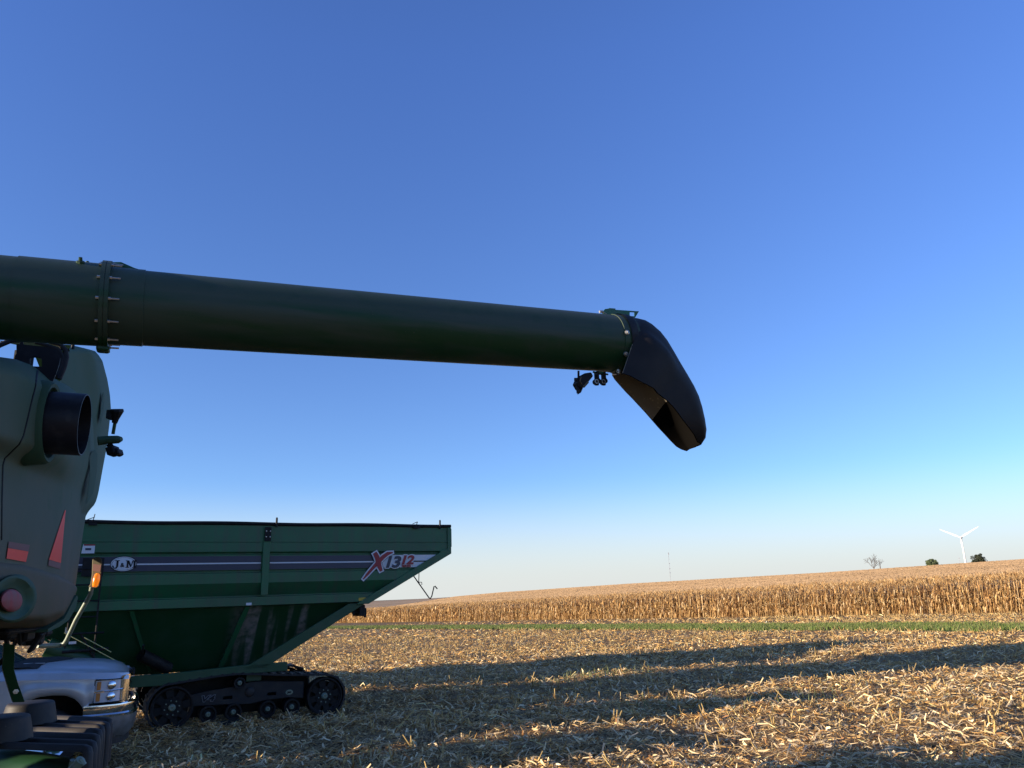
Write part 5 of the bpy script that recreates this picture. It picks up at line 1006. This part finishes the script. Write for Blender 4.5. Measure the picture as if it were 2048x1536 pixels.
bpy.context.view_layer.update()

# ================================================================== grain trailer added out of view at the left to cast a shadow band
GT = empty('shadow_trailer', (-20.0, 19.5, 0.0), rad(50)); tag(GT, 'unseen white hopper-bottomed grain trailer added to throw a long shadow', 'trailer')
mb = MB(); mb.rings([[(x0, -1.27, z), (x1, -1.27, z), (x1, 1.27, z), (x0, 1.27, z)] for z, x0, x1 in ((1.35, -5.2, 5.2), (3.9, -5.2, 5.2))], cap=(True, False)); mb.build('trailer_box', M['white'], GT)
for x in (-2.5, 2.5): mb = MB(); mb.rings([[(x-a, -b, z), (x+a, -b, z), (x+a, b, z), (x-a, b, z)] for z, a, b in ((1.35, 2.4, 1.2), (.55, .4, .4))], cap=(False, True)); mb.build('hopper', M['white'], GT)
mb = MB(); mb.rings([[(x, y, z) for y, z in ((-1.3, 3.92), (-.7, 4.1), (0, 4.17), (.7, 4.1), (1.3, 3.92))] for x in (-5.25, 0, 5.25)], closed=False); mb.build('tarp', M['black'], GT, smooth=True)
for x in (-4.7, -3.5):
    for s in (-1, 1): mb = MB(); mb.lathe((x, s*1.2, .5), (0, -s, 0), [(0, .28), (0, .45), (.04, .5), (.5, .5), (.54, .45), (.54, .28)], 24); mb.build('wheel', M['rubber'], GT, smooth=True)
for s in (-1, 1): MB().box((3.9, s*.8, .68), (.12, .12, 1.35)).build('landing_leg', M['black'], GT)
for s in (-1, 1): MB().box((0, s*.5, 1.25), (10.2, .12, .16)).build('frame_rail', M['black'], GT)
bpy.context.view_layer.update()

# copy of the pickup added out of view to shade the near straw
def copy_tree(o, parent=None):
    c = o.copy(); COL.objects.link(c); c.parent = parent
    for ch in list(o.children): copy_tree(ch, c)
    return c
t2_ = copy_tree(tk); t2_.location = (-10.2, 8.0, 0); t2_['label'] = 'unseen copy of the silver pickup truck added to shade the straw'; t2_['group'] = tk['group'] = 'pickup trucks by the combine'
# tractor hitched to the grain cart, outside the frame: cart's own local axes
TRO = CO+np.array([.875*-6.6-.485*W_/2, .485*-6.6+.875*W_/2, 0]); tr_ = empty('tractor', tuple(TRO), rad(29)); tag(tr_, 'large green tractor hitched to the front of the grain cart', 'tractor')
MB().box((-1.8, 0, 1.0), (4.6, 1.0, .5), bev=.05).build('tractor_frame', M['green'], tr_)
MB().prism([(-2.4, 1.25), (-4.9, 1.25), (-4.9, 1.9), (-4.6, 2.05), (-2.4, 2.25)], lambda a, b, d: (a, d, b), -.5, .5).build('bonnet', M['green'], tr_, bevel=.04)
MB().prism([(-.5, 1.4), (-2.3, 1.4), (-2.4, 2.3), (-2.2, 3.15), (-.6, 3.15), (-.4, 2.2)], lambda a, b, d: (a, d, b), -.85, .85).build('cab', M['glass'], tr_, bevel=.03)
MB().box((-1.4, 0, 3.24), (2.1, 1.9, .16), bev=.05).build('cab_roof', M['green'], tr_)
for x, r in ((-.9, 1.05), (-4.2, .85)):
    for y in (-1.75, -1.05, 1.05, 1.75): mb = MB(); mb.lathe((x, y-.3, r), (0, 1, 0), [(0, r*.5), (0, r*.85), (.06, r*.97), (.12, r), (.48, r), (.54, r*.97), (.6, r*.85), (.6, r*.5), (.3, r*.3), (0, r*.5)], 36); mb.build('wheel', M['rubber'], tr_, smooth=True)
bpy.context.view_layer.update()
